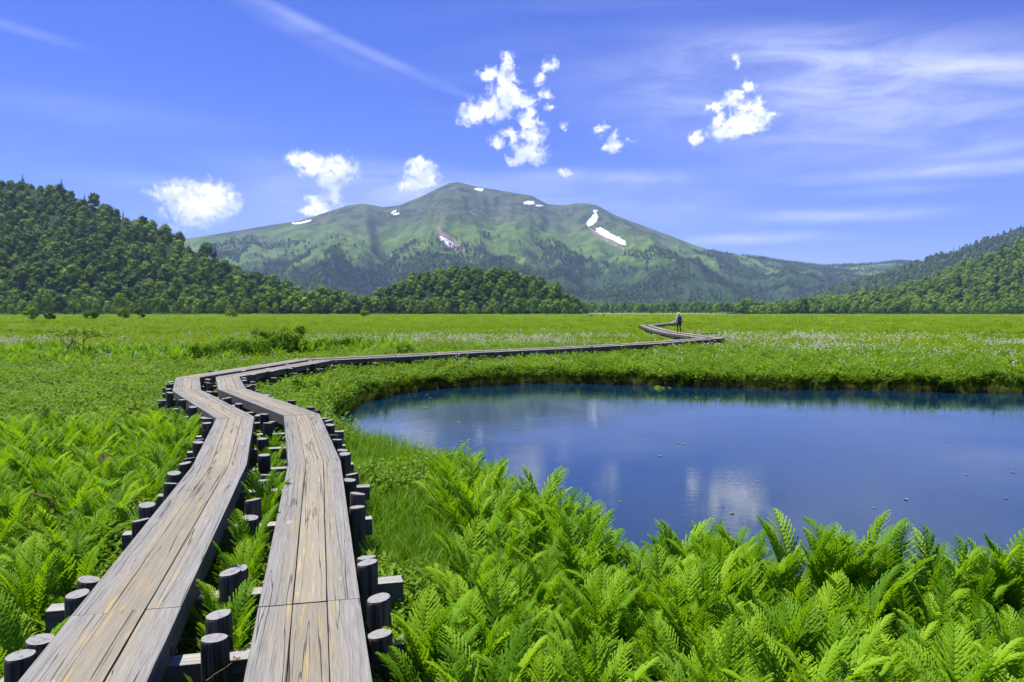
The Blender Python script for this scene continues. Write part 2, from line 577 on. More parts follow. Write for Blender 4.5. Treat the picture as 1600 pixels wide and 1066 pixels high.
def mat_ground():
    m, T, out = new_mat('peat_and_meadow')
    geo = T.new('ShaderNodeNewGeometry')
    P_ = geo.outputs['Position']
    x, y, z = T.sep(P_)[:]
    r = T.v('LENGTH', T.comb(x, y))
    nb = T.noise(P_, 0.021, 4, 0.6)
    nm = T.noise(T.v('MULTIPLY', P_, (1, 0.55, 1)), 0.16, 5, 0.62)
    nf = T.noise(P_, 2.2, 5, 0.65)
    grass = T.mix(T.ramp(nb, 0.3, 0.7), (0.155, 0.235, 0.009), (0.205, 0.295, 0.015))
    grass = T.mix(T.m('MULTIPLY', T.ramp(nm, 0.48, 0.70), 0.75), grass, (0.075, 0.150, 0.006))
    grass = T.mix(T.m('MULTIPLY', T.ramp(nf, 0.45, 0.75), 0.35), grass, (0.085, 0.140, 0.015))
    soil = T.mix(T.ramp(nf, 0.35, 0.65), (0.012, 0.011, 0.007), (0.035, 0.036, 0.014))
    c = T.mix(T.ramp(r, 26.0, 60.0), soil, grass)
    wet = T.ramp(z, -0.03, -0.16)
    c = T.mix(T.m('MULTIPLY', wet, T.ramp(r, 90, 60)), c, T.mix(T.ramp(nf, 0.4, 0.7), (0.018, 0.011, 0.006), (0.055, 0.034, 0.016)))
    principled(T, out, c, 0.9, 0.1, bump(T, T.m('ADD', nf, T.m('MULTIPLY', nm, 2.0)), 0.8, 0.15))
    return m


M['ground'] = mat_ground()


def mat_water():
    m, T, out = new_mat('pond_water')
    geo = T.new('ShaderNodeNewGeometry')
    P_ = geo.outputs['Position']
    warp = T.noise(P_, 0.25, 2, 0.5)
    w1 = T.noise(T.v('MULTIPLY', P_, (1.1, 3.4, 1)), 2.1, 3, 0.55, 0.3)
    w2 = T.noise(T.v('MULTIPLY', P_, (2.2, 7.5, 1)), 3.4, 2, 0.5)
    w3 = T.noise(T.v('MULTIPLY', P_, (0.5, 1.2, 1)), 0.7, 2, 0.5)
    amp = T.ramp(warp, 0.38, 0.62, 0.25, 1.0)
    h = T.m('MULTIPLY', T.m('ADD', T.m('ADD', T.m('MULTIPLY', w1, 0.6), T.m('MULTIPLY', w2, 0.35)), T.m('MULTIPLY', w3, 0.8)), amp)
    nrm = bump(T, h, 0.085, 0.045)
    b = principled(T, out, (0.001, 0.020, 0.046), 0.02, 0.5, nrm)
    b.inputs['IOR'].default_value = 1.46
    return m


M['water'] = mat_water()


def mat_mountain():
    m, T, out = new_mat('mountain_slopes')
    geo = T.new('ShaderNodeNewGeometry')
    P_ = geo.outputs['Position']
    x, y, z = T.sep(P_)[:]
    n1 = T.noise(P_, 0.0021, 6, 0.62)
    n2 = T.noise(P_, 0.009, 5, 0.65)
    n3 = T.noise(T.v('MULTIPLY', P_, (1, 0.3, 0.25)), 0.018, 6, 0.68)
    alp = T.mix(T.ramp(n2, 0.40, 0.60), (0.034, 0.058, 0.034), (0.085, 0.112, 0.052))
    alp = T.mix(T.m('MULTIPLY', T.ramp(n3, 0.50, 0.66), 0.7), alp, (0.125, 0.122, 0.075))
    alp = T.mix(T.m('MULTIPLY', T.ramp(n3, 0.46, 0.34), 0.8), alp, (0.020, 0.038, 0.026))
    mead = T.mix(T.ramp(n2, 0.40, 0.60), (0.060, 0.115, 0.028), (0.120, 0.185, 0.036))
    zz = T.m('ADD', z, T.m('MULTIPLY', T.m('SUBTRACT', n1, 0.5), 520.0))
    c = T.mix(T.ramp(zz, 380.0, 560.0), mead, alp)
    wood = T.mix(T.ramp(n3, 0.35, 0.65), (0.022, 0.050, 0.016), (0.040, 0.082, 0.020))
    wz = T.m('ADD', z, T.m('MULTIPLY', T.m('SUBTRACT', n2, 0.5), 480.0))
    c = T.mix(T.ramp(wz, 300.0, 190.0), c, wood)
    rock = T.m('MULTIPLY', T.ramp(T.noise(P_, 0.004, 6, 0.7), 0.60, 0.70), T.ramp(z, 250, 420))
    c = T.mix(T.m('MULTIPLY', rock, 0.7), c, (0.20, 0.165, 0.120))
    principled(T, out, c, 0.95, 0.05, bump(T, n3, 1.0, 14.0))
    return m


M['mountain'] = mat_mountain()


def mat_flat(name, a, b, scale, rough=0.9, spec=0.1, bs=0.0, bd=0.02):
    m, T, out = new_mat(name)
    tc = T.new('ShaderNodeTexCoord')
    n = T.noise(tc.outputs['Object'], scale, 5, 0.6)
    principled(T, out, T.mix(T.ramp(n, 0.35, 0.65), a, b), rough, spec, bump(T, n, bs, bd) if bs else None)
    return m


M['snow'] = mat_flat('old_snow', (0.74, 0.75, 0.76), (0.86, 0.87, 0.88), 0.05, 0.7, 0.2)
M['scree'] = mat_flat('scree', (0.17, 0.135, 0.095), (0.26, 0.215, 0.16), 0.03)
M['forest_floor'] = mat_flat('forest_floor', (0.008, 0.020, 0.004), (0.016, 0.034, 0.006), 0.05)
M['pad'] = mat_flat('floating_leaf', (0.09, 0.12, 0.03), (0.20, 0.20, 0.08), 9.0, 0.4, 0.4)
M['twig'] = mat_flat('dry_twig', (0.16, 0.10, 0.05), (0.28, 0.20, 0.10), 20.0)
M['iron'] = mat_flat('bolt_iron', (0.05, 0.045, 0.04), (0.12, 0.09, 0.07), 60.0, 0.5, 0.5)

# ------------------------------------------------------------------ the pond outline and the ground
WATER_Z = -0.20
far_px = [(1600, 614), (1500, 613), (1400, 611), (1300, 609), (1200, 608), (1100, 605), (1000, 602), (930, 600), (850, 599), (770, 602),
          (700, 606), (650, 611), (600, 619), (560, 632), (532, 645)]
POND = [(26, 27.5), (20.5, 26.6)] + [tuple(at(a, b, WATER_Z)[:2]) for a, b in far_px]
POND += [(-4.45, 18.6), (-3.6, 16.6), (-2.9, 15.3), (-1.9, 14.4), (-1.25, 13.3), (-0.75, 12.2), (-0.25, 10.9), (0.25, 9.3), (0.95, 7.8), (1.75, 7.0),
         (2.5, 6.75), (3.3, 6.45), (4.3, 6.3), (6.0, 6.5), (9.0, 7.0), (13, 9), (18, 13), (24, 19), (28, 24)]
POND = np.array(POND)


def resample(poly, step):
    out = []
    n = len(poly)
    for i in range(n):
        a, b = poly[i], poly[(i + 1) % n]
        k = max(1, int(np.hypot(*(b - a)) / step))
        for j in range(k):
            out.append(a + (b - a) * j / k)
    return np.array(out)


PS = resample(POND, 0.35)
_wob = np.stack([N1.fbm(PS[:, 0] * 0.9, PS[:, 1] * 0.9) - 0.5, N2.fbm(PS[:, 0] * 0.9, PS[:, 1] * 0.9) - 0.5], 1)
PS = PS + _wob * 0.75


def inside(poly, x, y):
    x, y = np.asarray(x, float), np.asarray(y, float)
    r = np.zeros(x.shape, bool)
    n = len(poly)
    for i in range(n):
        (x1, y1), (x2, y2) = poly[i], poly[(i + 1) % n]
        c = ((y1 > y) != (y2 > y)) & (x < (x2 - x1) * (y - y1) / (y2 - y1 + 1e-12) + x1)
        r ^= c
    return r


def seg_dist(pl, x, y, closed=False):
    x, y = np.asarray(x, float), np.asarray(y, float)
    d = np.full(x.shape, 1e9)
    n = len(pl)
    for i in range(n if closed else n - 1):
        (x1, y1), (x2, y2) = pl[i], pl[(i + 1) % n]
        dx, dy = x2 - x1, y2 - y1
        t = np.clip(((x - x1) * dx + (y - y1) * dy) / (dx * dx + dy * dy + 1e-12), 0, 1)
        d = np.minimum(d, np.hypot(x - x1 - t * dx, y - y1 - t * dy))
    return d


def pond_sd(x, y):
    """metres inside the pond (negative = on land); only exact near it"""
    x, y = np.asarray(x, float), np.asarray(y, float)
    sd = np.full(x.shape, -50.0)
    near = (x > -8) & (x < 34) & (y > 3) & (y < 34)
    if near.any():
        d = seg_dist(PS, x[near], y[near], True)
        sd[near] = np.where(inside(PS, x[near], y[near]), d, -d)
    return sd


def ground_z(x, y):
    x, y = np.asarray(x, float), np.asarray(y, float)
    sd = pond_sd(x, y)
    z = np.interp(sd, [-0.9, -0.35, -0.08, 0.1, 0.5, 2.5], [0, -0.03, -0.13, -0.30, -0.5, -0.9])
    r = np.hypot(x, y)
    bumps = (N1.fbm(x * 0.35, y * 0.35, 3) - 0.5) * 0.16 + (N2.fbm(x * 0.04, y * 0.04, 3) - 0.5) * 0.25 * np.clip(r / 60 - 0.3, 0, 1)
    return z + bumps * np.clip(-sd * 1.5, 0, 1)


def build_ground():
    rs = np.concatenate([np.arange(0.6, 34, 0.22), np.geomspace(34, 12000, 70)])
    fine_a = np.radians(np.linspace(-46, 46, 300))
    rest = np.radians(np.linspace(46, 314, 60))[1:-1]
    an = np.concatenate([fine_a, rest])
    R, A = np.meshgrid(rs, an, indexing='ij')
    X, Y = R * np.sin(A), R * np.cos(A)
    Z = ground_z(X.ravel(), Y.ravel())
    V = np.stack([X.ravel(), Y.ravel(), Z], 1)
    nr, na = R.shape
    i, j = np.meshgrid(np.arange(nr - 1), np.arange(na), indexing='ij')
    j2 = (j + 1) % na
    F = np.stack([i * na + j, i * na + j2, (i + 1) * na + j2, (i + 1) * na + j], -1).reshape(-1, 4)
    V = np.vstack([V, [[0, 0, 0]]])
    F = [tuple(f) for f in F] + [(na * nr, (k + 1) % na, k) for k in range(na)]
    obj('ground', np_mesh('ground', V, [f[::-1] for f in F], M['ground'], True), kind='structure')


build_ground()

obj('pond_water', np_mesh('pond_water', [(-7, 4.5, WATER_Z), (33, 4.5, WATER_Z), (33, 33, WATER_Z), (-7, 33, WATER_Z)], [(0, 1, 2, 3)], M['water']), kind='structure')
# a sliver of another pool far out on the left
_p = [at(a_, b_, 0.16) for a_, b_ in ((-160, 506.5), (-60, 506), (10, 506.3), (34, 507.6), (20, 509.2), (-40, 510), (-160, 509.5))]
obj('far_pool_water', np_mesh('far_pool_water', [tuple(q) for q in _p], [tuple(range(7))[::-1]], M['water']), kind='structure')


# ------------------------------------------------------------------ hills and mountain
def smooth_profile(prof, us):
    xs, ys = np.array(prof, float).T
    y = np.interp(us, xs, ys)
    return y


class Ridge:
    """terrain that climbs from a foot to a ridge whose skyline follows a profile; polar grid round the marsh"""
    def __init__(s, prof, r_ridge, r_foot, tree_h, power, rough, seed, extra=None):
        s.prof, s.rr, s.rf, s.th, s.pw, s.rough, s.extra = prof, r_ridge, r_foot, tree_h, power, rough, extra
        s.n = VNoise(seed)

    def dist(s, u, t):
        rr = np.interp(u, *np.array(s.rr, float).T)
        rf = np.interp(u, *np.array(s.rf, float).T)
        return rf + (rr - rf) * t

    def pos(s, u, t):
        u, t = np.asarray(u, float), np.asarray(t, float)
        d = s.dist(u, t)
        rr = s.dist(u, np.ones_like(u))
        py = smooth_profile(s.prof, u)
        zr = np.maximum((HORIZON - py) / FPX * rr + CAMZ - s.th, 0.5)
        tt = np.clip(t, 0, 1)
        g = tt ** s.pw
        back = np.clip(t - 1, 0, 9)
        x, y = (u - 800) / FPX * d, d
        nz = s.n.fbm(x / s.rough[0], y / s.rough[0], 5) - 0.5
        rid = 1 - np.abs(2 * s.n.fbm(u / s.rough[2] + 0.5 * nz, t * 1.2 + 3, 3) - 1)
        env = tt * (1 - tt) * 4
        gul = np.abs(2 * s.n.fbm(u / (s.rough[2] * 0.30) + 1.2 * nz, t * 2.2 + 9, 3) - 1)
        z = zr * g - zr * back * 1.6 + env * s.rough[1] * (nz * 1.6 + (rid - 0.75) * 1.1 + (gul - 0.3) * 0.45)
        if s.extra is not None:
            z = z + s.extra(u, tt)
        return np.stack([x, y, np.maximum(z, -3.0)], -1)

    def mesh(s, name, u0, u1, du, nt, mat, back=0.35):
        us = np.arange(u0, u1 + du, du)
        ts = np.concatenate([np.linspace(-0.02, 1, nt), np.linspace(1, 1 + back, 8)[1:]])
        Tm, U = np.meshgrid(ts, us, indexing='ij')
        V = s.pos(U.ravel(), Tm.ravel())
        a, b = Tm.shape
        i, j = np.meshgrid(np.arange(a - 1), np.arange(b - 1), indexing='ij')
        F = np.stack([i * b + j, i * b + j + 1, (i + 1) * b + j + 1, (i + 1) * b + j], -1).reshape(-1, 4)
        s.V, s.F = V, F
        return obj(name, np_mesh(name, V, F, mat, True), kind='structure')


def mt_extra(u, t):
    """valley under the saddle, the spur right of it and the wooded ribs below the summit"""
    z = 0
    def rib(u_top, u_bot, w_top, w_bot, h, t0, t1):
        c = u_bot + (u_top - u_bot) * t
        w = w_bot + (w_top - w_bot) * t
        e = np.clip((t - t0) / 0.18, 0, 1) * np.clip((t1 - t) / 0.18, 0, 1)
        return h * np.exp(-((u - c) / w) ** 2) * e
    z = z + rib(862, 1010, 40, 70, -85, 0.12, 0.98)
    z = z + rib(930, 1150, 34, 80, 60, 0.05, 0.99)
    z = z + rib(1010, 1290, 30, 60, -45, 0.05, 0.95)
    z = z + rib(715, 640, 40, 70, 50, 0.2, 0.98)
    z = z + rib(650, 560, 30, 40, -55, 0.1, 0.95)
    z = z + rib(590, 460, 30, 50, 40, 0.1, 0.98)
    z = z + rib(770, 830, 60, 110, 45, 0.05, 0.8)
    z = z + rib(520, 380, 30, 50, -35, 0.1, 0.95)
    return z


MT = Ridge([(-700, 440), (-200, 425), (100, 395), (285, 375), (330, 368), (380, 360), (420, 353), (470, 346), (510, 333), (545, 322), (570, 319), (600, 325),
            (625, 322), (660, 308), (690, 293), (705, 287), (717, 286), (740, 292), (775, 298), (830, 307), (855, 320), (880, 322), (900, 319), (918, 319),
            (932, 322), (960, 337), (1010, 356), (1060, 374), (1090, 386), (1120, 394), (1180, 402), (1230, 411), (1290, 416), (1350, 414), (1400, 409),
            (1470, 412), (1600, 425), (1900, 450), (2300, 470)],
           [(-700, 5000), (285, 5000), (715, 5300), (1100, 5200), (1300, 5900), (2300, 5900)], [(-700, 2500), (2300, 2700)], 0.0, 1.25, (260.0, 85.0, 60.0), 11, mt_extra)
mt_obj = MT.mesh('mountain', -700, 2300, 4, 150, M['mountain'])
HL = Ridge([(-900, 200), (-400, 215), (-200, 235), (-60, 262), (0, 275), (50, 279), (100, 290), (150, 306), (200, 330), (260, 352), (300, 372), (350, 397), (400, 420),
            (450, 440), (490, 452), (540, 464), (600, 482), (640, 487)],
           [(-900, 1250), (0, 1100), (300, 960), (640, 800)], [(-900, 610), (0, 620), (400, 640), (640, 690)], 15.0, 1.35, (130.0, 10.0, 70.0), 21)
HL.mesh('wooded_hill', -900, 640, 8, 44, M['forest_floor'])
HR = Ridge([(1120, 487), (1200, 480), (1260, 470), (1330, 460), (1390, 449), (1450, 430), (1510, 405), (1560, 385), (1600, 366), (1700, 320), (1850, 280), (2300, 240)],
           [(1120, 1250), (1400, 1500), (2300, 1700)], [(1120, 1000), (2300, 820)], 15.0, 1.3, (150.0, 12.0, 70.0), 31)
HR.mesh('wooded_hill', 1120, 2300, 8, 44, M['forest_floor'])
HB = Ridge([(1130, 487), (1200, 478), (1260, 463), (1300, 446), (1370, 426), (1430, 406), (1500, 385), (1560, 363), (1600, 349), (1750, 300), (2300, 240)],
           [(1130, 3100), (2300, 3500)], [(1130, 2200), (2300, 2250)], 13.0, 1.2, (200.0, 16.0, 60.0), 41)
HB.mesh('wooded_hill', 1130, 2300, 10, 36, M['forest_floor'])


class Mound:
    cx, cy, rx, ry, h = -42.0, 850.0, 118.0, 95.0, 39.0

    def z(s, x, y):
        q = ((x - s.cx) / s.rx) ** 2 + ((y - s.cy) / s.ry) ** 2
        return s.h * np.clip(1 - q, 0, 1) ** 0.85 + 6 * (N3.fbm(x / 30, y / 30, 3) - 0.5) * np.clip(1 - q, 0, 1) - 0.3


MO = Mound()


def build_mound():
    k = 40
    g = np.linspace(-1, 1, k)
    X, Y = np.meshgrid(MO.cx + g * MO.rx * 1.05, MO.cy + g * MO.ry * 1.05, indexing='ij')
    V = np.stack([X.ravel(), Y.ravel(), MO.z(X, Y).ravel()], 1)
    i, j = np.meshgrid(np.arange(k - 1), np.arange(k - 1), indexing='ij')
    F = np.stack([i * k + j, (i + 1) * k + j, (i + 1) * k + j + 1, i * k + j + 1], -1).reshape(-1, 4)
    obj('wooded_mound', np_mesh('wooded_mound', V, F, M['forest_floor'], True), kind='structure')


build_mound()

# ------------------------------------------------------------------ snow fields lying on the mountain
mt_bvh = BVHTree.FromPolygons([Vector(v) for v in MT.V], [tuple(int(q) for q in f) for f in MT.F])


def on_mountain(px, py):
    h = mt_bvh.ray_cast(Vector((0, 0, CAMZ)), ray(px, py).normalized())
    return h[0], h[1]


def patch_on_mountain(name, poly, mat, thick, step, label, cat, group, edge=0.9):
    """a sheet with real thickness draped over the slope inside an outline"""
    poly = np.array(poly, float)
    x0, y0 = poly.min(0) - 1
    x1, y1 = poly.max(0) + 1
    nx, ny = int((x1 - x0) / step) + 2, int((y1 - y0) / step) + 2
    gx, gy = np.meshgrid(x0 + np.arange(nx) * step, y0 + np.arange(ny) * step, indexing='ij')
    jx = gx + (N1(gx * 1.3, gy * 1.3) - 0.5) * edge * 2
    jy = gy + (N2(gx * 1.3, gy * 1.3) - 0.5) * edge * 1.2
    ins = inside(poly, jx, jy)
    mb = MB()
    idx = {}
    V, F = [], []
    for i in range(nx):
        for j in range(ny):
            p, n = on_mountain(gx[i, j], gy[i, j])
            if p is None:
                continue
            idx[i, j] = len(V)
            V.append(p + Vector((0, -0.5, 0.85)) * thick)
    for i in range(nx - 1):
        for j in range(ny - 1):
            if ins[i, j] and all((a, b) in idx for a, b in ((i, j), (i + 1, j), (i + 1, j + 1), (i, j + 1))):
                F.append((idx[i, j], idx[i, j + 1], idx[i + 1, j + 1], idx[i + 1, j]))
    used = sorted({k for f in F for k in f})
    if not used:
        return None
    mp = {k: n for n, k in enumerate(used)}
    c = sum((V[k] for k in used), Vector()) / len(used)
    n = len(used)
    top = [V[k] - c for k in used]
    bot = [V[k] - c - Vector((0, -0.5, 0.85)) * (thick + 1.0) for k in used]
    FF = [tuple(mp[k] for k in f) for f in F]
    edges = {}
    for f in FF:
        for a, b in zip(f, f[1:] + f[:1]):
            edges[(a, b)] = 1
    side = [(b, a, a + n, b + n) for (a, b) in edges if (b, a) not in edges]
    mb.add(top + bot, FF + side)
    return obj(name, mb.mesh(name, mat), None, c, label=label, category=cat, group=group)


SNOW = [
    ('long snow strip slanting down the right-hand spur of the mountain', [(931, 357), (938, 355), (946, 360), (956, 366), (966, 371), (976, 377), (978, 383), (971, 383), (960, 377), (946, 371), (936, 366), (931, 362)]),
    ('upright wedge of snow above the long snow strip on the right-hand spur', [(926, 336), (932, 333), (934, 340), (931, 347), (925, 351), (919, 355), (916, 349), (921, 342)]),
    ('tiny snow spot at the top of the right-hand spur', [(927, 328), (933, 329), (932, 333), (927, 332)]),
    ('forked snow patch in brown scree low on the middle slope', [(687, 369), (692, 371), (696, 373), (702, 376), (708, 380), (710, 385), (704, 387), (698, 383), (694, 377), (689, 375)]),
    ('bright snow patch on the shoulder right of the summit', [(818, 316), (825, 314), (833, 315), (835, 319), (826, 320), (818, 319)]),
    ('narrow snow sliver just right of the shoulder snow patch', [(837, 320), (844, 320), (850, 322), (842, 323), (837, 322)]),
    ('small snow streak just below the summit', [(740, 294), (748, 294), (756, 296), (752, 299), (742, 297)]),
    ('thin snow line along the left-hand skyline ridge', [(456, 348.5), (470, 347), (484, 343.5), (486, 345), (472, 349.5), (458, 350.5)]),
    ('short snow dash in the saddle left of the summit', [(610, 333), (617, 328.5), (619, 330), (612, 334.5)]),
    ('small snow dash under the saddle left of the summit', [(613, 334.5), (623, 332), (624, 334), (614, 336.5)]),
]
for lab, poly in SNOW:
    patch_on_mountain('snow_patch', poly, M['snow'], 2.0, 0.8, lab, 'snow', 'snow patches on the mountain', 1.5)
for lab, poly in (('brown scree round the forked snow patch on the mountain', [(684, 352), (692, 362), (705, 368), (716, 380), (728, 392), (726, 398), (712, 392), (700, 388), (690, 380), (680, 366)]),
                  ('brown scree along the lower edge of the long snow strip', [(920, 355), (930, 360), (944, 371), (960, 379), (972, 386), (977, 388), (974, 391), (956, 383), (936, 372), (924, 363)])):
    patch_on_mountain('scree', poly, M['scree'], 0.9, 1.2, lab, 'scree', None)


# ------------------------------------------------------------------ trees
ICO = None


def ico():
    global ICO
    if ICO is None:
        p = (1 + 5 ** 0.5) / 2
        v = [Vector(a).normalized() for a in ((-1, p, 0), (1, p, 0), (-1, -p, 0), (1, -p, 0), (0, -1, p), (0, 1, p), (0, -1, -p), (0, 1, -p), (p, 0, -1), (p, 0, 1), (-p, 0, -1), (-p, 0, 1))]
        f = [(0, 11, 5), (0, 5, 1), (0, 1, 7), (0, 7, 10), (0, 10, 11), (1, 5, 9), (5, 11, 4), (11, 10, 2), (10, 7, 6), (7, 1, 8), (3, 9, 4), (3, 4, 2), (3, 2, 6), (3, 6, 8), (3, 8, 9),
             (4, 9, 5), (2, 4, 11), (6, 2, 10), (8, 6, 7), (9, 8, 1)]
        ICO = (v, f)
    return ICO


def leaf_card(mb, p, n, size, rg, mi=0, aspect=0.75):
    """one bent leaf spray"""
    n = n.normalized()
    a = Vector((rg.uniform(-1, 1), rg.uniform(-1, 1), rg.uniform(-1, 1)))
    u = n.cross(a)
    if u.length < 1e-3:
        u = n.cross(Vector((1, 0, 0)))
    u.normalize()
    w = n.cross(u)
    s = size * rg.uniform(0.7, 1.3)
    k = rg.uniform(-0.3, 0.3) * s
    mb.add([p - u * s * 0.6, p + w * s * 0.5 * aspect + n * k, p + u * s * 0.6, p - w * s * 0.5 * aspect + n * k], [(0, 3, 1), (1, 3, 2)], mi)


def broad_crown(seed, h, wd, lobes, cards, size, base=0.30, core=True, flat=1.0):
    rg = random.Random(seed)
    mb = MB()
    L = []
    for i in range(lobes):
        a = i * 2.399 + rg.uniform(-0.4, 0.4)
        q = ((i + 0.5) / lobes)
        rr = (1 - q ** 1.6) ** 0.6
        zc = h * (base + 0.10 + (0.80 - base) * q)
        ro = wd * 0.5 * rr * rg.uniform(0.45, 0.75)
        r = wd * rg.uniform(0.17, 0.27)
        L.append((Vector((math.cos(a) * ro, math.sin(a) * ro, zc * rg.uniform(0.93, 1.05))), r))
    L.append((Vector((0, 0, h * (base + 0.30))), wd * 0.30))
    v, f = ico()
    for c, r in L:
        if core:
            mb.add([c + Vector((p.x, p.y, p.z * 0.8 * flat)) * r * rg.uniform(0.68, 0.95) for p in v], f)
        for k in range(cards):
            d = Vector((rg.gauss(0, 1), rg.gauss(0, 1), rg.gauss(0.25, 1))).normalized()
            p = c + Vector((d.x, d.y, d.z * 0.8 * flat)) * r * rg.uniform(0.80, 1.18)
            leaf_card(mb, p, d + Vector((rg.uniform(-.3, .3), rg.uniform(-.3, .3), rg.uniform(-.2, .35))), size, rg)
    return mb


def trunk_mb(h, r, seed, limbs=3):
    rg = random.Random(seed)
    mb = MB()
    mb.tube([(0, 0, -0.5), (rg.uniform(-.2, .2), rg.uniform(-.2, .2), h * 0.25), (rg.uniform(-.3, .3), rg.uniform(-.3, .3), h * 0.75)], [r * 1.2, r * 0.85, r * 0.3], 6)
    for k in range(limbs):
        a = rg.uniform(0, 6.28)
        z0 = h * rg.uniform(0.25, 0.4)
        mb.tube([(0, 0, z0), (math.cos(a) * h * 0.12, math.sin(a) * h * 0.12, z0 + h * 0.16), (math.cos(a) * h * 0.2, math.sin(a) * h * 0.2, z0 + h * 0.36)], [r * 0.5, r * 0.35, r * 0.12], 5)
    return mb


def conifer_mb(seed, h, wd, tiers, per):
    rg = random.Random(seed)
    mb = MB()
    for t in range(tiers):
        q = t / (tiers - 1)
        z = h * (0.10 + 0.86 * q)
        r = wd * 0.5 * (1 - q) ** 0.85 * rg.uniform(0.85, 1.15) + 0.12
        for k in range(per):
            a = rg.uniform(0, 6.28)
            l = r * rg.uniform(0.75, 1.2)
            dz = -l * rg.uniform(0.15, 0.45)
            wv = l * 0.42
            ca, sa = math.cos(a), math.sin(a)
            mb.add([(0, 0, z + h * 0.05), (ca * l * 0.6 - sa * wv, sa * l * 0.6 + ca * wv, z + dz * 0.7), (ca * l, sa * l, z + dz), (ca * l * 0.6 + sa * wv, sa * l * 0.6 - ca * wv, z + dz * 0.7)],
                   [(0, 2, 1), (0, 3, 2)])
    return mb


CROWNS, TRUNKS, WHOLE = [], [], []
for k in range(7):
    light = k in (5, 6)
    h, wd = (13.0, 9.0) if light else (13.5, 12.0)
    cm = broad_crown(100 + k, h, wd, 10 + k % 4, 34, 1.05, base=0.18 + 0.03 * (k % 3))
    tm = trunk_mb(h, 0.24, 200 + k)
    mt_ = M['broad_light'] if light else M['broad']
    CROWNS.append(cm.mesh('broadleaf_crown', mt_))
    TRUNKS.append(tm.mesh('trunk', M['birch_bark'] if light else M['bark']))
    nv = len(cm.v)
    both = MB()
    both.add(cm.v, cm.f, 0)
    both.add(tm.v, tm.f, 1)
    WHOLE.append(both.mesh('broadleaf_tree', [mt_, M['bark']]))
CON, CON_T = [], []
for k in range(3):
    cm = conifer_mb(300 + k, 16.0, 5.5, 13, 7)
    CON.append(cm.mesh('conifer_crown', M['conifer']))
    t = MB()
    t.tube([(0, 0, -0.5), (0, 0, 15)], [0.22, 0.03], 6)
    CON_T.append(t.mesh('trunk', M['bark']))
CON_LOW = [conifer_mb(320 + k, 16.0, 6.0, 6, 5).mesh('conifer_far', M['conifer']) for k in range(3)]
BROAD_LOW = [broad_crown(340 + k, 12.0, 11.0, 5, 6, 2.0, base=0.15).mesh('broadleaf_far', M['broad']) for k in range(3)]

TREES = []       # x, y, z, kind, scale, zone


def poisson_ridge(rd, u0, u1, t0, t1, n, seed):
    rg = np.random.default_rng(seed)
    u = rg.uniform(u0, u1, n)
    r0, r1 = rd.dist(u, np.full(n, t0)), rd.dist(u, np.full(n, t1))
    d = np.sqrt(rg.uniform(0, 1, n) * (r1 ** 2 - r0 ** 2) + r0 ** 2)
    t = t0 + (t1 - t0) * (d - r0) / (r1 - r0)
    return u, t, rd.pos(u, t)


def thin(P, dmin):
    """drop points closer than dmin to one kept before"""
    grid, keep = {}, []
    for i, p in enumerate(P):
        gx, gy = int(p[0] // dmin), int(p[1] // dmin)
        ok = True
        for a in (-1, 0, 1):
            for b in (-1, 0, 1):
                for q in grid.get((gx + a, gy + b), ()):
                    if (p[0] - q[0]) ** 2 + (p[1] - q[1]) ** 2 < dmin * dmin:
                        ok = False
        if ok:
            grid.setdefault((gx, gy), []).append(p)
            keep.append(i)
    return np.array(keep, int)


rgT = np.random.default_rng(5)


def add_zone(P, zone, dmin, conifer=0.06, light=0.12, smin=0.75, smax=1.15, confun=None):
    k = thin(P, dmin)
    for p in P[k]:
        r = rgT.random()
        cf = conifer if confun is None else confun(p)
        if r < cf:
            kind = 100 + int(rgT.integers(3))
        elif r < cf + light:
            kind = 5 + int(rgT.integers(2))
        else:
            kind = int(rgT.integers(5))
        s_ = smin + (smax - smin) * rgT.random() ** 1.4
        TREES.append((p[0], p[1], p[2] - (3.0 * s_ if zone.startswith('hill') or zone == 'mound' else 0.0), kind, s_, zone))


u, t, P = poisson_ridge(HL, -420, 590, 0.10, 1.04, 9000, 1)
_tt = {tuple(p): tv for p, tv in zip(P, t)}
add_zone(P, 'hill_left', 11.2, light=0.12, smin=0.65, smax=1.95, confun=lambda p: 0.12 if _tt[tuple(p)] > 0.95 else 0.01)
rg = np.random.default_rng(2)
n = 2600                       # marsh-edge wood on the left, in front of hill and mound
uu = rg.uniform(-420, 900, n)
edge = np.interp(uu, [-420, 0, 330, 560, 900], [560, 585, 610, 700, 735])
d = edge + rg.uniform(0, 70, n) + 22 * (N1(uu / 60, uu * 0) - 0.5)
P = np.stack([(uu - 800) / FPX * d, d, np.zeros(n)], 1)
P[:, 2] = np.maximum(0, HL.pos(uu, np.clip((d - HL.dist(uu, np.zeros(n))) / (HL.dist(uu, np.ones(n)) - HL.dist(uu, np.zeros(n))), 0, 1))[:, 2] * (uu < 600))
sm = np.interp(uu, [-420, 350, 520, 900], [1.0, 1.0, 0.9, 0.75])
add_zone(P, 'edge_left', 7.6, conifer=0.04, light=0.7, smin=0.5, smax=1.3)
n = 1500
a, q = rg.uniform(0, 6.283, n), np.sqrt(rg.uniform(0, 1, n))
X, Y = MO.cx + np.cos(a) * q * MO.rx, MO.cy + np.sin(a) * q * MO.ry
P = np.stack([X, Y, MO.z(X, Y)], 1)
add_zone(P[Y < MO.cy + 40], 'mound', 9.6, conifer=0.0, light=0.02, smin=0.95, smax=1.4)
n = 3600                       # marsh-edge wood on the right
uu = rg.uniform(890, 2050, n)
edge = np.interp(uu, [890, 1050, 1300, 1600, 2050], [1250, 1130, 980, 850, 760])
d = edge + rg.uniform(0, 130, n) + 30 * (N1(uu / 60, uu * 0 + 9) - 0.5)
P = np.stack([(uu - 800) / FPX * d, d, np.zeros(n)], 1)
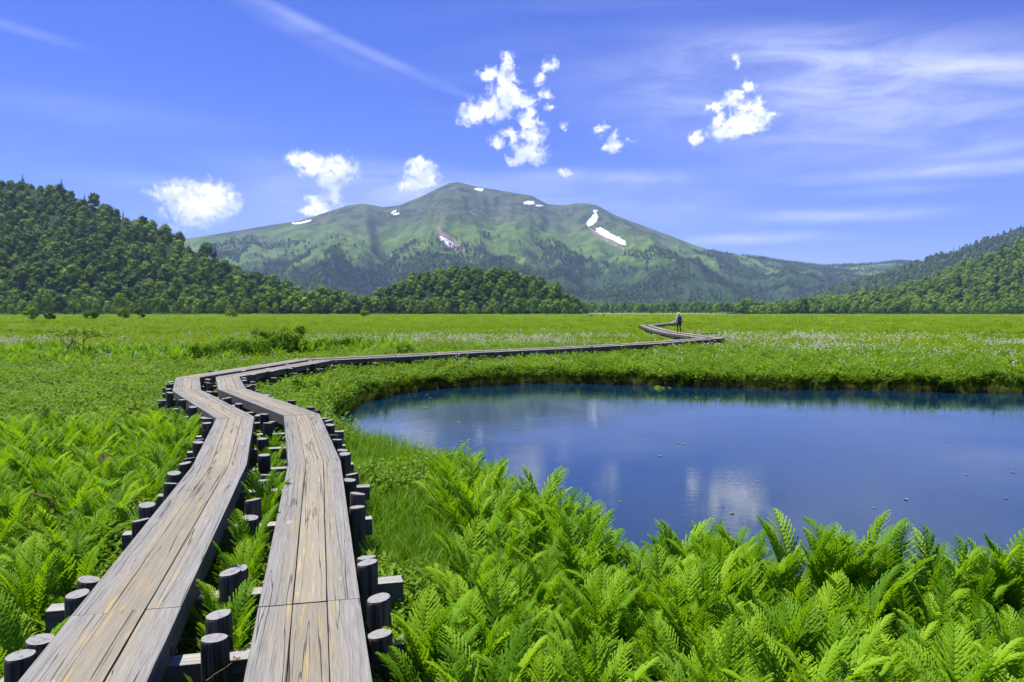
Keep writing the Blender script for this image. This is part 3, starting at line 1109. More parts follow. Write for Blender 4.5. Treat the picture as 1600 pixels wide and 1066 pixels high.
P[:, 2] = np.clip((d - edge - 40) * 0.06, 0, 9)
add_zone(P, 'edge_right', 9.4, conifer=0.01, light=0.75, smin=0.6, smax=1.25)
u, t, P = poisson_ridge(HR, 1160, 2050, 0.08, 1.03, 8000, 3)
add_zone(P, 'hill_right', 12.5, conifer=0.01, light=0.7, smin=1.0, smax=1.9)
u, t, P = poisson_ridge(HB, 1180, 2050, 0.0, 1.03, 9000, 4)
_tt2 = {tuple(p): tv for p, tv in zip(P, t)}
add_zone(P, 'hill_back', 17.0, light=0.3, smin=1.2, smax=2.0, confun=lambda p: 0.5 if _tt2[tuple(p)] > 0.94 else 0.06)
TA = np.array([q[:5] for q in TREES])
TZ = [q[5] for q in TREES]


def visible_area(A):
    """how much of each tree the camera sees: crowns drawn near to far on a coarse raster"""
    Wd, Hd = 800, 533
    buf = np.full((Hd, Wd), -1, np.int32)
    order = np.argsort(-A[:, 1])
    for i in order:
        x, y, z, kind, s = A[i]
        hh, ww = (16.0, 5.0) if kind >= 100 else ((13, 8.5) if kind >= 5 else (13.5, 11))
        cx, cy = (800 + x / y * FPX) / 2, (HORIZON - (z + hh * s * 0.55 - CAMZ) / y * FPX) / 2
        rx, ry = ww * s / y * FPX / 4, hh * s * 0.45 / y * FPX / 2
        x0, x1, y0, y1 = int(cx - rx), int(cx + rx) + 1, int(cy - ry), int(cy + ry) + 1
        if x1 < 0 or x0 >= Wd or y1 < 0 or y0 >= Hd:
            continue
        buf[max(y0, 0):max(y1, 0), max(x0, 0):max(x1, 0)] = i
    c = np.bincount(buf[buf >= 0].ravel(), minlength=len(A))
    return c


VIS = visible_area(TA)
pick_b = [i for i in np.argsort(-VIS) if TA[i, 3] < 100][:285]
pick_c = [i for i in np.argsort(-VIS) if TA[i, 3] >= 100 and VIS[i] > 10][:45]
PICK = set(pick_b) | set(pick_c)
ZONE_TXT = {'hill_left': 'on the steep wooded hill at left', 'edge_left': 'in the marsh-edge wood below the left hill', 'mound': 'on the low wooded mound before the mountain',
            'edge_right': 'in the low wood along the right marsh edge', 'hill_right': 'on the sunny wooded slope at right', 'hill_back': 'on the bluish hill behind at right'}


def place_words(px, zone):
    if zone == 'mound':
        return 'left flank' if px < 690 else ('crown' if px < 790 else 'right flank')
    return None


for i in sorted(PICK):
    x, y, z, kind, s = TA[i]
    kind = int(kind)
    px = 800 + x / y * FPX
    py = HORIZON - (z + 7 - CAMZ) / y * FPX
    zone = TZ[i]
    rz = rgT.uniform(0, 6.28)
    if kind >= 100:
        nm, look, cat = 'conifer_tree', 'dark pointed conifer', 'conifer'
    elif kind >= 5:
        nm, look, cat = 'birch_tree', 'pale slender tree', 'tree'
    else:
        nm, look, cat = 'broadleaf_tree', ('big' if s > 1.02 else ('middling' if s > 0.88 else 'small')) + ' round dark tree', 'tree'
    where = ZONE_TXT[zone]
    if zone == 'hill_left':
        where = ('near the skyline of' if py < 262 + (px + 60) * 0.40 else ('halfway up' if py < 405 else 'near the foot of')) + ' the left hill, ' + ('picture edge' if px < 40 else ('over the pale lone tree' if px < 100 else ('over the spreading lone tree' if px < 165 else ('over the twin trees' if px < 245 else ('under the heart-shaped cloud' if px < 375 else 'right end')))))
    elif zone == 'hill_right':
        where = 'on the sunny right slope, ' + ('low down' if py > 450 else ('midway' if py > 415 else 'high up'))
    elif zone == 'mound':
        where = 'on the %s of the low mound, %s' % (place_words(px, zone), 'at the top' if py < 440 else ('halfway' if py < 462 else 'at the foot'))
    elif zone == 'edge_left':
        where = ('at the far left of the marsh-edge wood' if px < 130 else ('in the marsh-edge wood behind lone trees' if px < 260 else ('in the marsh-edge wood right of lone trees' if px < 430 else
                 ('in the marsh-edge wood between hill and mound' if px < 600 else 'at the marsh edge below the mound'))))
    elif zone == 'edge_right':
        where = 'in the right marsh-edge wood ' + ('behind the hiker' if px < 1150 else ('right of the hiker' if px < 1330 else ('below the sunny slope' if px < 1480 else 'at the right picture edge')))
    tr = thing(nm, look + ' ' + where, cat, (x, y, z), 'trees ' + ZONE_TXT[zone] + (' (%s)' % look))
    tr.rotation_euler = (0, 0, rz)
    tr.scale = (s, s, s * rgT.uniform(0.9, 1.1))
    if kind >= 100:
        obj('crown', CON[kind - 100], tr)
        obj('trunk', CON_T[kind - 100], tr)
    else:
        obj('crown', CROWNS[kind], tr)
        obj('trunk', TRUNKS[kind], tr)

rest = np.array([i for i in range(len(TA)) if i not in PICK])
ids = np.where(TA[rest, 3] >= 100, TA[rest, 3] - 100 + 7, TA[rest, 3]).astype(int)
rs_ = np.stack([np.zeros(len(rest)), np.zeros(len(rest)), rgT.uniform(0, 6.28, len(rest))], 1)
sc_ = np.stack([TA[rest, 4]] * 3, 1) * np.stack([np.ones(len(rest))] * 2 + [rgT.uniform(0.88, 1.12, len(rest))], 1)
scatter('forest', TA[rest, :3], rs_, sc_, ids, WHOLE + CON, kind='stuff', label='dense green forest covering the hills round the marsh', category='forest')

# woods on the mountain: conifers low down, broadleaf clumps between
rg = np.random.default_rng(11)
n = 120000
u = rg.uniform(-60, 1700, n)
t = np.sqrt(rg.uniform(0.0, 1.0, n)) * np.interp(u, [-60, 300, 560, 900, 1150], [1.0, 0.95, 0.66, 0.66, 1.01])
P = MT.pos(u, t)
nz = N2.fbm(P[:, 0] / 260, P[:, 1] / 330, 4)
lim = np.interp(u, [-100, 285, 520, 640, 800, 900, 1000, 1100, 1200, 1750], [420, 400, 360, 300, 330, 300, 290, 400, 560, 560])
pr = np.clip((lim + 60 - P[:, 2]) / 260, 0, 1) * np.clip((nz - 0.42) / 0.10, 0.06, 1)
pr = np.where(P[:, 2] < 90, np.maximum(pr, 0.8), pr)
k = rg.random(n) < pr
P, nz2 = P[k], N3.fbm(P[k][:, 0] / 200, P[k][:, 1] / 200, 3)
con = (nz2 + rg.normal(0, 0.08, len(P))) > 0.46
ids = np.where(con, rg.integers(0, 3, len(P)), 3 + rg.integers(0, 3, len(P)))
sc = rg.uniform(0.9, 1.7, len(P))
scatter('mountain_forest', P, np.stack([np.zeros(len(P))] * 2 + [rg.uniform(0, 6.28, len(P))], 1), np.stack([sc * 1.1, sc * 1.1, sc], 1), ids, CON_LOW + BROAD_LOW,
        kind='stuff', label='bluish conifer and broadleaf woods on the lower mountain', category='forest')

# ------------------------------------------------------------------ boardwalk
BZ = 0.70            # walking surface above the ground
TH = 0.165           # timber thickness


def mid(a, b):
    return (at(*a, BZ) + at(*b, BZ)) / 2


Lc = [mid((15, 1066), (240, 1066)), mid((298, 730), (386, 727)), mid((338, 655), (397, 650)), mid((270.4, 610.5), (313, 609)), mid((275.3, 591), (310.7, 588.5))]
Rc = [mid((383, 1066), (585, 1066)), mid((449, 726), (533, 719.5)), mid((444, 650), (498.6, 646.5)), mid((343.8, 608.4), (381.7, 607.3)), mid((336.6, 589.5), (374, 588.3))]
Lc.insert(0, Lc[0] + (Lc[0] - Lc[1]).normalized() * 4.6)
Rc.insert(0, Rc[0] + (Rc[0] - Rc[1]).normalized() * 4.6)
Lc[1] = Lc[1].lerp(Lc[2], 0.17)
Rc[1] = mid((404, 945), (563, 939))
# beyond the bend both runs follow one line
Mc = [at(410, 575.5, BZ), at(490, 562.2, BZ), at(600, 556.8, BZ), at(728, 550.2, BZ), at(860, 544.4, BZ), at(1000, 537.0, BZ), at(1113, 528.3, BZ), at(1072, 522.6, BZ), at(1052, 519.8, BZ),
      at(1030, 515.0, BZ), at(1009, 508.4, BZ), at(1054, 504.0, BZ), at(1060, 500.5, BZ)]


def offset_line(pl, off):
    out = []
    for i, p in enumerate(pl):
        d0 = (p - pl[i - 1]).normalized() if i else (pl[1] - pl[0]).normalized()
        d1 = (pl[i + 1] - p).normalized() if i < len(pl) - 1 else d0
        n0, n1 = Vector((d0.y, -d0.x, 0)), Vector((d1.y, -d1.x, 0))
        m = (n0 + n1)
        m = m.normalized() if m.length > 1e-4 else n0
        k = min(2.2, 1 / max(0.35, m.dot(n1)))
        out.append(p + m * off * k)
    return out


Lc = Lc + offset_line([(Lc[-1] + Rc[-1]) / 2] + Mc, -0.50)[1:]
Rc = Rc + offset_line([(Lc[5] + Rc[-1]) / 2] + Mc, 0.50)[1:]
WID = 0.60
bw = thing('boardwalk', 'weathered grey twin-track timber boardwalk winding over the marsh past the pond', 'boardwalk', (0, 0, 0))
bolt_mb = MB()
bolt_mb.tube([(0, 0, 0), (0.012, 0, 0), (0.012, 0, 0), (0.035, 0, 0)], [0.026, 0.026, 0.012, 0.010], 8)
bolt_me = bolt_mb.mesh('bolt', M['iron'])
TIMBER_NO = [0]


def timber(parent, A0, A1, B0, B1, la, lb, l0, thick=TH, mat='wood', name='timber', n=None, wavy=0.004, end=0.004):
    """beam between edge lines A0-A1 (left) and B0-B1 (right); la, lb = metres across; l0 = metres along at its start"""
    TIMBER_NO[0] += 1
    no = TIMBER_NO[0]
    rg = random.Random(no)
    ln = ((A1 + B1) / 2 - (A0 + B0) / 2).length
    n = n or max(2, min(14, int(ln / 0.35)))
    c = (A0 + A1 + B0 + B1) / 4
    ch = 0.0025
    dz = rg.uniform(-0.004, 0.003)
    V, UV, F = [], [], []
    e = end / max(ln, 0.1)
    for i in range(n + 1):
        t = e + (1 - 2 * e) * i / n
        a, b = A0.lerp(A1, t), B0.lerp(B1, t)
        wv = (b - a).normalized()
        w = (b - a).length
        ja, jb = rg.uniform(0, wavy), rg.uniform(0, wavy)
        zt = rg.uniform(-0.002, 0.002) + dz
        for (q, zz) in ((ja, -thick), (ja, -ch - 0.002), (ja + ch, zt), (w * 0.5, zt + rg.uniform(-0.0015, 0.0015)), (w - jb - ch, zt), (w - jb, -ch - 0.002), (w - jb, -thick)):
            p = a + wv * q + Vector((0, 0, zz))
            V.append(p - c)
            side = -zz if (zz < -0.004) else 0.0
            lat = la + (lb - la) * q / w
            UV.append((lat + (side if q > w / 2 else -side), l0 + ln * t, no % 97))
    k = 7
    for i in range(n):
        for j in range(k):
            j2 = (j + 1) % k
            F.append((i * k + j, i * k + j2, (i + 1) * k + j2, (i + 1) * k + j))
    F.append(tuple(range(k))[::-1])
    F.append(tuple(n * k + j for j in range(k)))
    me = bpy.data.meshes.new(name)
    me.from_pydata([tuple(p) for p in V], [], [f[::-1] for f in F])
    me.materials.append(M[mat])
    at_ = me.attributes.new('wuv', 'FLOAT_VECTOR', 'POINT')
    at_.data.foreach_set('vector', np.array(UV, np.float32).ravel())
    me.update()
    return obj(name, me, parent, c)


def run(parent, line, flush_first=False):
    Le, Re = offset_line(line, -WID / 2), offset_line(line, WID / 2)
    along = 0.0
    for i in range(len(line) - 1):
        ln = (line[i + 1] - line[i]).length
        cuts = max(1, round(ln / 4.6))
        far = line[i].y > 60
        for c in range(cuts):
            t0, t1 = c / cuts, (c + 1) / cuts
            a0, a1, b0, b1 = Le[i].lerp(Le[i + 1], t0), Le[i].lerp(Le[i + 1], t1), Re[i].lerp(Re[i + 1], t0), Re[i].lerp(Re[i + 1], t1)
            sp = (0, 0.335, 0.668, 1) if not far else (0, 0.5, 1)
            for j in range(len(sp) - 1):
                g = 0.0014 if not far else 0
                timber(parent, a0.lerp(b0, sp[j] + g), a1.lerp(b1, sp[j] + g), a0.lerp(b0, sp[j + 1] - g), a1.lerp(b1, sp[j + 1] - g),
                       (sp[j] - 0.5) * WID, (sp[j + 1] - 0.5) * WID, along + ln * t0, wavy=0.0022 if not far else 0.0, end=0.003 if i > 2 else 0.002)
        along += ln


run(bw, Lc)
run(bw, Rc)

# crossbeams and their clamping pairs of round posts
post_me = []
for k in range(6):
    rg = random.Random(900 + k)
    mb = MB()
    n = 14
    tx, ty = rg.uniform(-0.16, 0.16), rg.uniform(-0.12, 0.12)
    R = 0.074
    prof = [(-1.15, 1.02), (-0.5, 1.01), (-0.03, 1.0), (-0.012, 0.985), (0.0, 0.93)]
    V, F = [], []
    for (z, q) in prof:
        for j in range(n):
            a = j * 2 * math.pi / n
            r = R * q * (1 + 0.03 * math.sin(a * 3 + k) + 0.02 * math.sin(a * 5 + 2 * k))
            xx, yy = r * math.cos(a), r * math.sin(a)
            V.append((xx, yy, z + (xx * tx + yy * ty if z > -0.4 else 0)))
    for i in range(len(prof) - 1):
        for j in range(n):
            F.append((i * n + j, i * n + (j + 1) % n, (i + 1) * n + (j + 1) % n, (i + 1) * n + j))
    V.append((0, 0, 0.0))
    top = (len(prof) - 1) * n
    F += [(top + j, top + (j + 1) % n, len(V) - 1) for j in range(n)]
    mb.add(V, F)
    post_me.append(mb.mesh('post', M['post']))

center = [(a + b) / 2 for a, b in zip(Lc, Rc)]


def along_center(s):
    for i in range(len(center) - 1):
        ln = (center[i + 1] - center[i]).length
        if s <= ln or i == len(center) - 2:
            return center[i].lerp(center[i + 1], min(1, s / ln)), (center[i + 1] - center[i]).normalized(), i
        s -= ln


def cross_line(line, p, nrm):
    """signed offset along nrm from p where the run crosses the crossbeam"""
    best = None
    for i in range(len(line) - 1):
        a, b = line[i], line[i + 1]
        d = (b - a)
        den = d.x * nrm.y - d.y * nrm.x
        if abs(den) < 1e-6:
            continue
        q = p - a
        t = (q.x * nrm.y - q.y * nrm.x) / den
        if -0.02 <= t <= 1.02:
            x = a.lerp(b, t)
            o = (x - p).dot(nrm)
            if best is None or abs(o) < abs(best[0]):
                c = abs(d.normalized().dot(Vector((-nrm.y, nrm.x, 0))))
                best = (o, WID / 2 / max(c, 0.5))
    return best


def s_at_distance(y):
    s, out = 0.0, 0.0
    while s < 120:
        p, _, _ = along_center(s)
        if p.y >= y:
            return s
        s += 0.05
    return s


beams = [s_at_distance(y) for y in (2.9, 4.36, 5.42, 7.15, 8.55, 9.75, 11.2, 12.6)]
s = s_at_distance(13.9)
tot = sum((center[i + 1] - center[i]).length for i in range(len(center) - 1))
while s < tot - 1:
    beams.append(s)
    s += random.uniform(1.35, 1.9) if s < 26 else random.uniform(2.0, 2.6)
rgp = random.Random(4)
POSTS = []
for s in beams:
    p, d, _ = along_center(s)
    nr = Vector((d.y, -d.x, 0))
    a = rgp.uniform(-0.05, 0.05)
    nr = Vector((nr.x * math.cos(a) - nr.y * math.sin(a), nr.x * math.sin(a) + nr.y * math.cos(a), 0))
    d = Vector((-nr.y, nr.x, 0))
    l, r = cross_line(Lc, p, nr), cross_line(Rc, p, nr)
    if l is None or r is None:
        continue
    lo, hi = l[0] - l[1] - rgp.uniform(0.20, 0.34), r[0] + r[1] + rgp.uniform(0.20, 0.36)
    if hi - lo > 4.2:
        continue
    zb = BZ - TH - 0.006
    hw = 0.075
    A0, A1 = p + nr * lo - d * hw, p + nr * hi - d * hw
    B0, B1 = p + nr * lo + d * hw, p + nr * hi + d * hw
    for q in (A0, A1, B0, B1):
        q.z = zb
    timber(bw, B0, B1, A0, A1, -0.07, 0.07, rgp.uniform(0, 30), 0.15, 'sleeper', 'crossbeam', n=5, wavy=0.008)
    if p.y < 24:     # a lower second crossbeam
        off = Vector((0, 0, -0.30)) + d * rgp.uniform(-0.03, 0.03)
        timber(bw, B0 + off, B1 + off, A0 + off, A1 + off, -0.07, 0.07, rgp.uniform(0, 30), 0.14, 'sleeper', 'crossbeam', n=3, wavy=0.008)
    if p.y > 58:
        continue
    gap = (l[0] + l[1] + r[0] - r[1]) / 2
    for pos in (l[0] - l[1] - 0.095, gap + rgp.uniform(-0.05, 0.05) - 0.03, r[0] + r[1] + 0.095):
        if pos == gap and r[0] - r[1] - l[0] - l[1] < 0.2:
            continue
        for sg in (-1, 1):
            if p.y > 30 and sg > 0:
                continue
            q = p + nr * (pos + rgp.uniform(-0.02, 0.02)) + d * sg * (hw + 0.082)
            dl = min(float(seg_dist([w[:2] for w in Lc], q.x, q.y)), float(seg_dist([w[:2] for w in Rc], q.x, q.y)))
            zt = BZ + rgp.uniform(-0.07, 0.03)
            if dl < WID / 2 + 0.070:
                zt = BZ - TH - 0.01
                if dl > WID / 2 - 0.08:
                    continue
            POSTS.append((q.x, q.y))
            o = obj('post', post_me[rgp.randrange(6)], bw, (q.x, q.y, zt))
            o.rotation_euler = (rgp.uniform(-0.02, 0.02), rgp.uniform(-0.02, 0.02), rgp.uniform(0, 6.28))
    # bolts through the sides of the inner timbers close to the camera
    if p.y < 10:
        for off_, sgn in ((l[0] + l[1], 1), (r[0] + r[1], 1), (r[0] - r[1], -1), (l[0] - l[1], -1)):
            q = p + nr * off_
            o = obj('bolt', bolt_me, bw, (q.x - nr.x * 0.004 * sgn, q.y - nr.y * 0.004 * sgn, BZ - 0.125))
            o.rotation_euler = (0, 0, math.atan2(nr.y * sgn, nr.x * sgn))

# a short plank in the grass beyond the bend, and the far boardwalk across the marsh
pk = thing('plank', 'short pale plank lying in the grass right of the hiker', 'plank', (0, 0, 0))
a, b = at(1098, 520.6, 0.55), at(1127, 521.0, 0.55)
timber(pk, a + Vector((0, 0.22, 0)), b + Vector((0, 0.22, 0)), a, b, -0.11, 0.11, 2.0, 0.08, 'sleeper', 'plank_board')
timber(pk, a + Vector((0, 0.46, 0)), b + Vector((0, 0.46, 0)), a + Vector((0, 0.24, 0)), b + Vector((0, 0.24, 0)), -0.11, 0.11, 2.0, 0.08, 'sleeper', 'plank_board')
fb = thing('boardwalk', 'distant pale boardwalk crossing the marsh before the far trees', 'boardwalk', (0, 0, 0))
q0, q1 = Vector((-40, 415, 0.62)), Vector((250, 392, 0.62))
nd = 40
for k in range(nd):
    a, b = q0.lerp(q1, k / nd), q0.lerp(q1, (k + 0.97) / nd)
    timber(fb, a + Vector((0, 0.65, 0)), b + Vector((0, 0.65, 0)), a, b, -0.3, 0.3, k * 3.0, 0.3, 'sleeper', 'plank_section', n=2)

LP, RP = [tuple(q[:2]) for q in Lc], [tuple(q[:2]) for q in Rc]


def walk_dist(x, y):
    return np.minimum(seg_dist(LP, x, y), seg_dist(RP, x, y))


# ------------------------------------------------------------------ ferns
def frond_mesh(seed, length, bend, pairs, teeth, width, name, fill=0.50):
    """one fern frond: arching midrib with toothed leaflets on both sides, rising along +Z and leaning to +X"""
    rg = random.Random(seed)
    mb = MB()
    K = 40
    pts, tans = [], []
    p = Vector((0, 0, 0))
    side_b = rg.uniform(-0.25, 0.25)
    for i in range(K + 1):
        s = i / K
        th = bend * (0.25 * s + 0.75 * s ** 2.2)
        ph = side_b * s * s
        t = Vector((math.sin(th), math.sin(ph) * 0.6, math.cos(th))).normalized()
        pts.append(p.copy())
        tans.append(t)
        p = p + t * (length / K)
    def P_(s):
        f = min(max(s, 0), 1) * K
        i = min(int(f), K - 1)
        return pts[i].lerp(pts[i + 1], f - i), tans[i]
    step = 6
    mb.tube([pts[i] for i in range(0, K + 1, step)] + [pts[K]], [0.0055 * (1 - 0.85 * i / K) for i in range(0, K + 1, step)] + [0.0008], 4, 1, cap=False)
    for k in range(pairs):
        s = 0.15 + 0.845 * (k + 0.5) / pairs
        q = (s - 0.15) / 0.85
        prof = min(1.0, 0.45 + 1.5 * q) * (1 - max(0, (q - 0.40) / 0.60) ** 2.1) + 0.04
        L = width * prof
        gap = length * 0.85 / pairs
        for sg in (-1, 1):
            o, t = P_(s + rg.uniform(-0.004, 0.004))
            lat = Vector((0, 1, 0)) * sg
            lat = (lat - t * lat.dot(t)).normalized()
            nrm = t.cross(lat) * sg        # towards the upper (inner) face
            if nrm.x > 0:
                nrm = -nrm
            ang = 0.50 + 0.50 * q + rg.uniform(-0.10, 0.10)
            d = lat * math.cos(ang) + t * math.sin(ang) + nrm * (0.30 + rg.uniform(-0.13, 0.13))
            d.normalize()
            wv = t * 0.97 - nrm * (0.30 + rg.uniform(-0.1, 0.1))
            wv = (wv - d * wv.dot(d)).normalized()
            hw = min(gap * fill, 0.013 + L * 0.06)
            curl = -0.34 * L + rg.uniform(-0.06, 0.06) * L
            nt = teeth if L > 0.03 else max(1, teeth - 2)
            mids = []
            for j in range(nt + 1):
                e = j / nt
                mids.append(o + d * (L * e) + nrm * (curl * e * e) + t * (0.14 * L * e * e))
            V, F = list(mids), []
            for j in range(nt):
                e = (j + 0.5) / nt
                ww = hw * (1.0 - 0.80 * e ** 1.6) * rg.uniform(0.88, 1.12)
                ca, cb = mids[j].lerp(mids[j + 1], 0.10), mids[j].lerp(mids[j + 1], 0.85)
                ia = len(V)
                V += [ca + wv * ww * 0.70 - nrm * ww * 0.2, cb + wv * ww - nrm * ww * 0.3, ca - wv * ww * 0.70 - nrm * ww * 0.2, cb - wv * ww - nrm * ww * 0.3]
                F += [(j, ia, ia + 1, j + 1), (j, j + 1, ia + 3, ia + 2)]
            mb.add(V, F, 0)
    return mb.mesh(name, [M['fern'], M['fern_stem']])


HI = [frond_mesh(10 + k, 0.86, b, 24, 4, 0.172, 'fern_frond', 0.56) for k, b in enumerate((0.28, 0.50, 0.74, 1.0, 1.3))]
LO = [frond_mesh(30 + k, 0.86, b, 20, 3, 0.172, 'fern_frond_far', 0.54) for k, b in enumerate((0.35, 0.62, 0.9, 1.2))]


DEAD = HI[4].copy()
DEAD.materials[0] = M['dry']
DEAD.materials[1] = M['dry']


def frond_set(rg, nf, spread):
    out = []
    a0 = rg.uniform(0, 6.28)
    for k in range(nf):
        inner = k < 2
        a = a0 + k * 2.4 + rg.uniform(-0.35, 0.35)
        tilt = rg.uniform(0.03, 0.14) if inner else rg.uniform(0.12, 0.42) * spread
        out.append((a, tilt, rg.uniform(0.80, 1.10) * (1.0 if inner else 0.94), rg.random()))
    return out


def fern_plant(x, y, s, label, group, rg, hi=True, nf=None, spread=1.0, lean=None):
    z = float(ground_z(np.array([x]), np.array([y]))[0]) - 0.02
    f = thing('fern', label, 'fern', (x, y, z), group)
    src = HI if hi else LO
    nf = nf or rg.randrange(6, 9)
    for (a, tilt, fs, r) in frond_set(rg, nf, spread):
        bi = min(len(src) - 1, int((0.15 + tilt * 1.6 + 0.25 * r) * len(src)))
        o = obj('frond', DEAD if rg.random() < 0.006 else src[bi], f, (math.cos(a) * 0.03, math.sin(a) * 0.03, 0))
        o.rotation_euler = (0, tilt, a + rg.uniform(-0.2, 0.2))
        o.rotation_mode = 'XYZ'
        o.scale = (fs, fs, fs)
    f.scale = (s, s, s)
    if lean:
        f.rotation_euler = lean
    return f


def in_poly_points(poly, dmin, seed, n=6000):
    rg_ = np.random.default_rng(seed)
    poly = np.array(poly, float)
    lo, hi = poly.min(0), poly.max(0)
    P = rg_.uniform(lo, hi, (n, 2))
    P = P[inside(poly, P[:, 0], P[:, 1])]
    return P[thin(P, dmin)]


def in_view(x, y, z=0.5, m=120):
    px = 800 + x / y * FPX
    py = HORIZON - (z - CAMZ) / y * FPX
    return (px > -m) & (px < 1600 + m) & (py < 1066 + 1.2 * m)


rf = random.Random(77)
R_POLY = [(-0.95, 10.6), (-0.35, 11.0), (0.20, 9.0), (0.85, 7.75), (1.7, 6.9), (2.5, 6.6), (3.3, 6.3), (4.3, 6.15), (6.6, 6.3), (6.6, 2.3), (0.0, 2.3), (-0.30, 3.4), (-0.55, 4.5), (-0.62, 5.1), (-0.30, 6.0), (-0.50, 7.3), (-0.85, 9.4)]
PR = in_poly_points(R_POLY, 0.262, 1, 16000)
PR = np.array([p for p in PR if in_view(p[0], p[1], 0.9, 60) and walk_dist(p[0], p[1]) > 0.48])
L_POLY = [(-4.7, 13.3), (-6.2, 14.1), (-9.5, 14.2), (-9.5, 9), (-6.0, 5.2), (-3.5, 4.2), (-2.9, 3.8), (-2.75, 4.4), (-3.1, 6.0), (-3.55, 8.2), (-4.1, 10.6)]
PL = in_poly_points(L_POLY, 0.36, 2, 12000)
PL = np.array([p for p in PL if in_view(p[0], p[1], 0.9, 40) and walk_dist(p[0], p[1]) > 0.62])
FERNS = []
print('ferns right/left', len(PR), len(PL))
SPECIAL = [(-0.46, 4.75, 0.80, 'big light green fern leaning over the posts at the bottom right of the boardwalk'),
           (2.22, 6.15, 1.16, 'tallest fern plume against the pond, left of the other tall pair'),
           (2.46, 6.05, 1.02, 'tall fern plume against the pond in the middle of the tall trio'),
           (2.72, 6.2, 1.16, 'tall fern plume against the pond, rightmost of the tall trio'),
           (3.22, 6.0, 1.02, 'tall dark fern plume standing alone against the pond towards the right'),
           (3.75, 5.9, 0.98, 'narrow fern plume at the pond edge near the right picture border'),
           (1.72, 6.35, 0.95, 'narrow fern plume before the cloud reflection at the pond edge')]
GAP = [(4.72, 'nearest the camera'), (5.12, 'behind the front pair of posts'), (5.9, 'beside the third crossbeam'), (6.75, 'beside the lone tall post'), (8.1, 'beside the fifth crossbeam'), (9.2, 'before the pair of tall posts'), (10.6, 'halfway to the bend'), (12.2, 'just before the bend')]
for (yy, wh) in GAP:
    s_ = s_at_distance(yy)
    q_, d_, _ = along_center(s_)
    nr_ = Vector((d_.y, -d_.x, 0))
    l_, r_ = cross_line(Lc, q_, nr_), cross_line(Rc, q_, nr_)
    gp_ = q_ + nr_ * ((l_[0] + l_[1] + r_[0] - r_[1]) / 2)
    SPECIAL.append((gp_.x, gp_.y, 0.96 if yy < 9 else 0.80, 'fern growing up between the two boardwalk tracks, ' + wh))
for (x, y, s, lab) in SPECIAL:
    fern_plant(x, y, s, lab, None, rf, True, 6, 0.12 if 'between' in lab else 0.7)
    FERNS.append((x, y))
LOOKS = [('tall upright', 0.96, 0.48, 7), ('broad spreading', 0.78, 0.95, 8), ('middling', 0.80, 0.70, 7), ('small', 0.60, 0.70, 7)]


def pick_look():
    r = rf.random()
    return LOOKS[0] if r < 0.32 else (LOOKS[1] if r < 0.55 else (LOOKS[2] if r < 0.85 else LOOKS[3]))


for (x, y) in PR:
    px = 800 + x / y * FPX
    shore = -float(pond_sd(np.array([x]), np.array([y]))[0])
    row = 'at the pond edge' if shore < 0.75 else ('in mid fern bank' if y > 4.6 else 'in the front fern row')
    side = 'beside the boardwalk grass' if px < 760 else ('below the narrow pond bay' if px < 960 else ('before the bright cloud reflection' if px < 1180 else ('before the open pond' if px < 1400 else 'near the right picture edge')))
    look, ls, spr, nf = pick_look()
    fern_plant(x, y, ls * rf.uniform(0.94, 1.06), '%s bright green fern %s, %s' % (look, row, side), '%s ferns %s, %s' % (look, row, side), rf, y < 6.4, nf, spr)
    FERNS.append((x, y))
keepL = PL[np.argsort(PL[:, 1])]
n_left = max(0, 300 - len(FERNS))
print('ferns', len(PR), len(PL), n_left)
for k, (x, y) in enumerate(keepL):
    if k >= n_left:
        break
    wd_ = float(walk_dist(x, y))
    row = 'hugging the left track' if wd_ < 1.2 else ('at the left picture edge' if x / y < -0.56 else 'amid the left fern bed')
    dep = 'nearest the camera' if y < 6.5 else ('halfway back' if y < 9.5 else 'at the back')
    look, ls, spr, nf = pick_look()
    fern_plant(x, y, ls * 1.02, '%s green fern %s, %s' % (look, row, dep), '%s left ferns %s, %s' % (look, row, dep), rf, y < 6.5, nf, spr)
    FERNS.append((x, y))


def whole_fern(seed, src_bends, pairs, teeth):
    rg = random.Random(seed)
    mb = MB()
    for (a, tilt, fs, r) in frond_set(rg, 7, 0.9):
        me = frond_mesh(seed * 31 + int(r * 99), 0.86, 0.25 + tilt * 2.0, pairs, teeth, 0.168, 'tmp', 0.52)
        Mx = Matrix.Rotation(a, 4, 'Z') @ Matrix.Rotation(tilt, 4, 'Y') @ Matrix.Scale(fs, 4)
        mb.add([Mx @ v.co for v in me.vertices], [tuple(p.vertices) for p in me.polygons])
        bpy.data.meshes.remove(me)
    return mb.mesh('fern_far', M['fern'])


FARFERN = [whole_fern(500 + k, None, 19, 2) for k in range(4)]
pts = [(x, y) for x, y in keepL[n_left:]]
B_POLY = [at(-40, 585)[:2], at(100, 583)[:2], at(300, 576)[:2], at(520, 561)[:2], at(640, 556)[:2], at(640, 546)[:2], at(480, 546)[:2], at(250, 555)[:2], at(-40, 556)[:2]]
pb = in_poly_points(B_POLY, 0.62, 5, 9000)
pts = np.array(pts + [tuple(p) for p in pb if walk_dist(p[0], p[1]) > 1.0])
rgn = np.random.default_rng(3)
n = len(pts)
zz = ground_z(pts[:, 0], pts[:, 1])
sc = rgn.uniform(0.65, 0.98, n) * np.where(pts[:, 1] > 18, 1.15, 1.0)
scatter('fern_bed', np.column_stack([pts, zz]), np.column_stack([rgn.normal(0, .06, n), rgn.normal(0, .06, n), rgn.uniform(0, 6.28, n)]), np.column_stack([sc] * 3), rgn.integers(0, 4, n), FARFERN,
        kind='stuff', label='farther beds of bright green ferns left of the boardwalk', category='ferns')

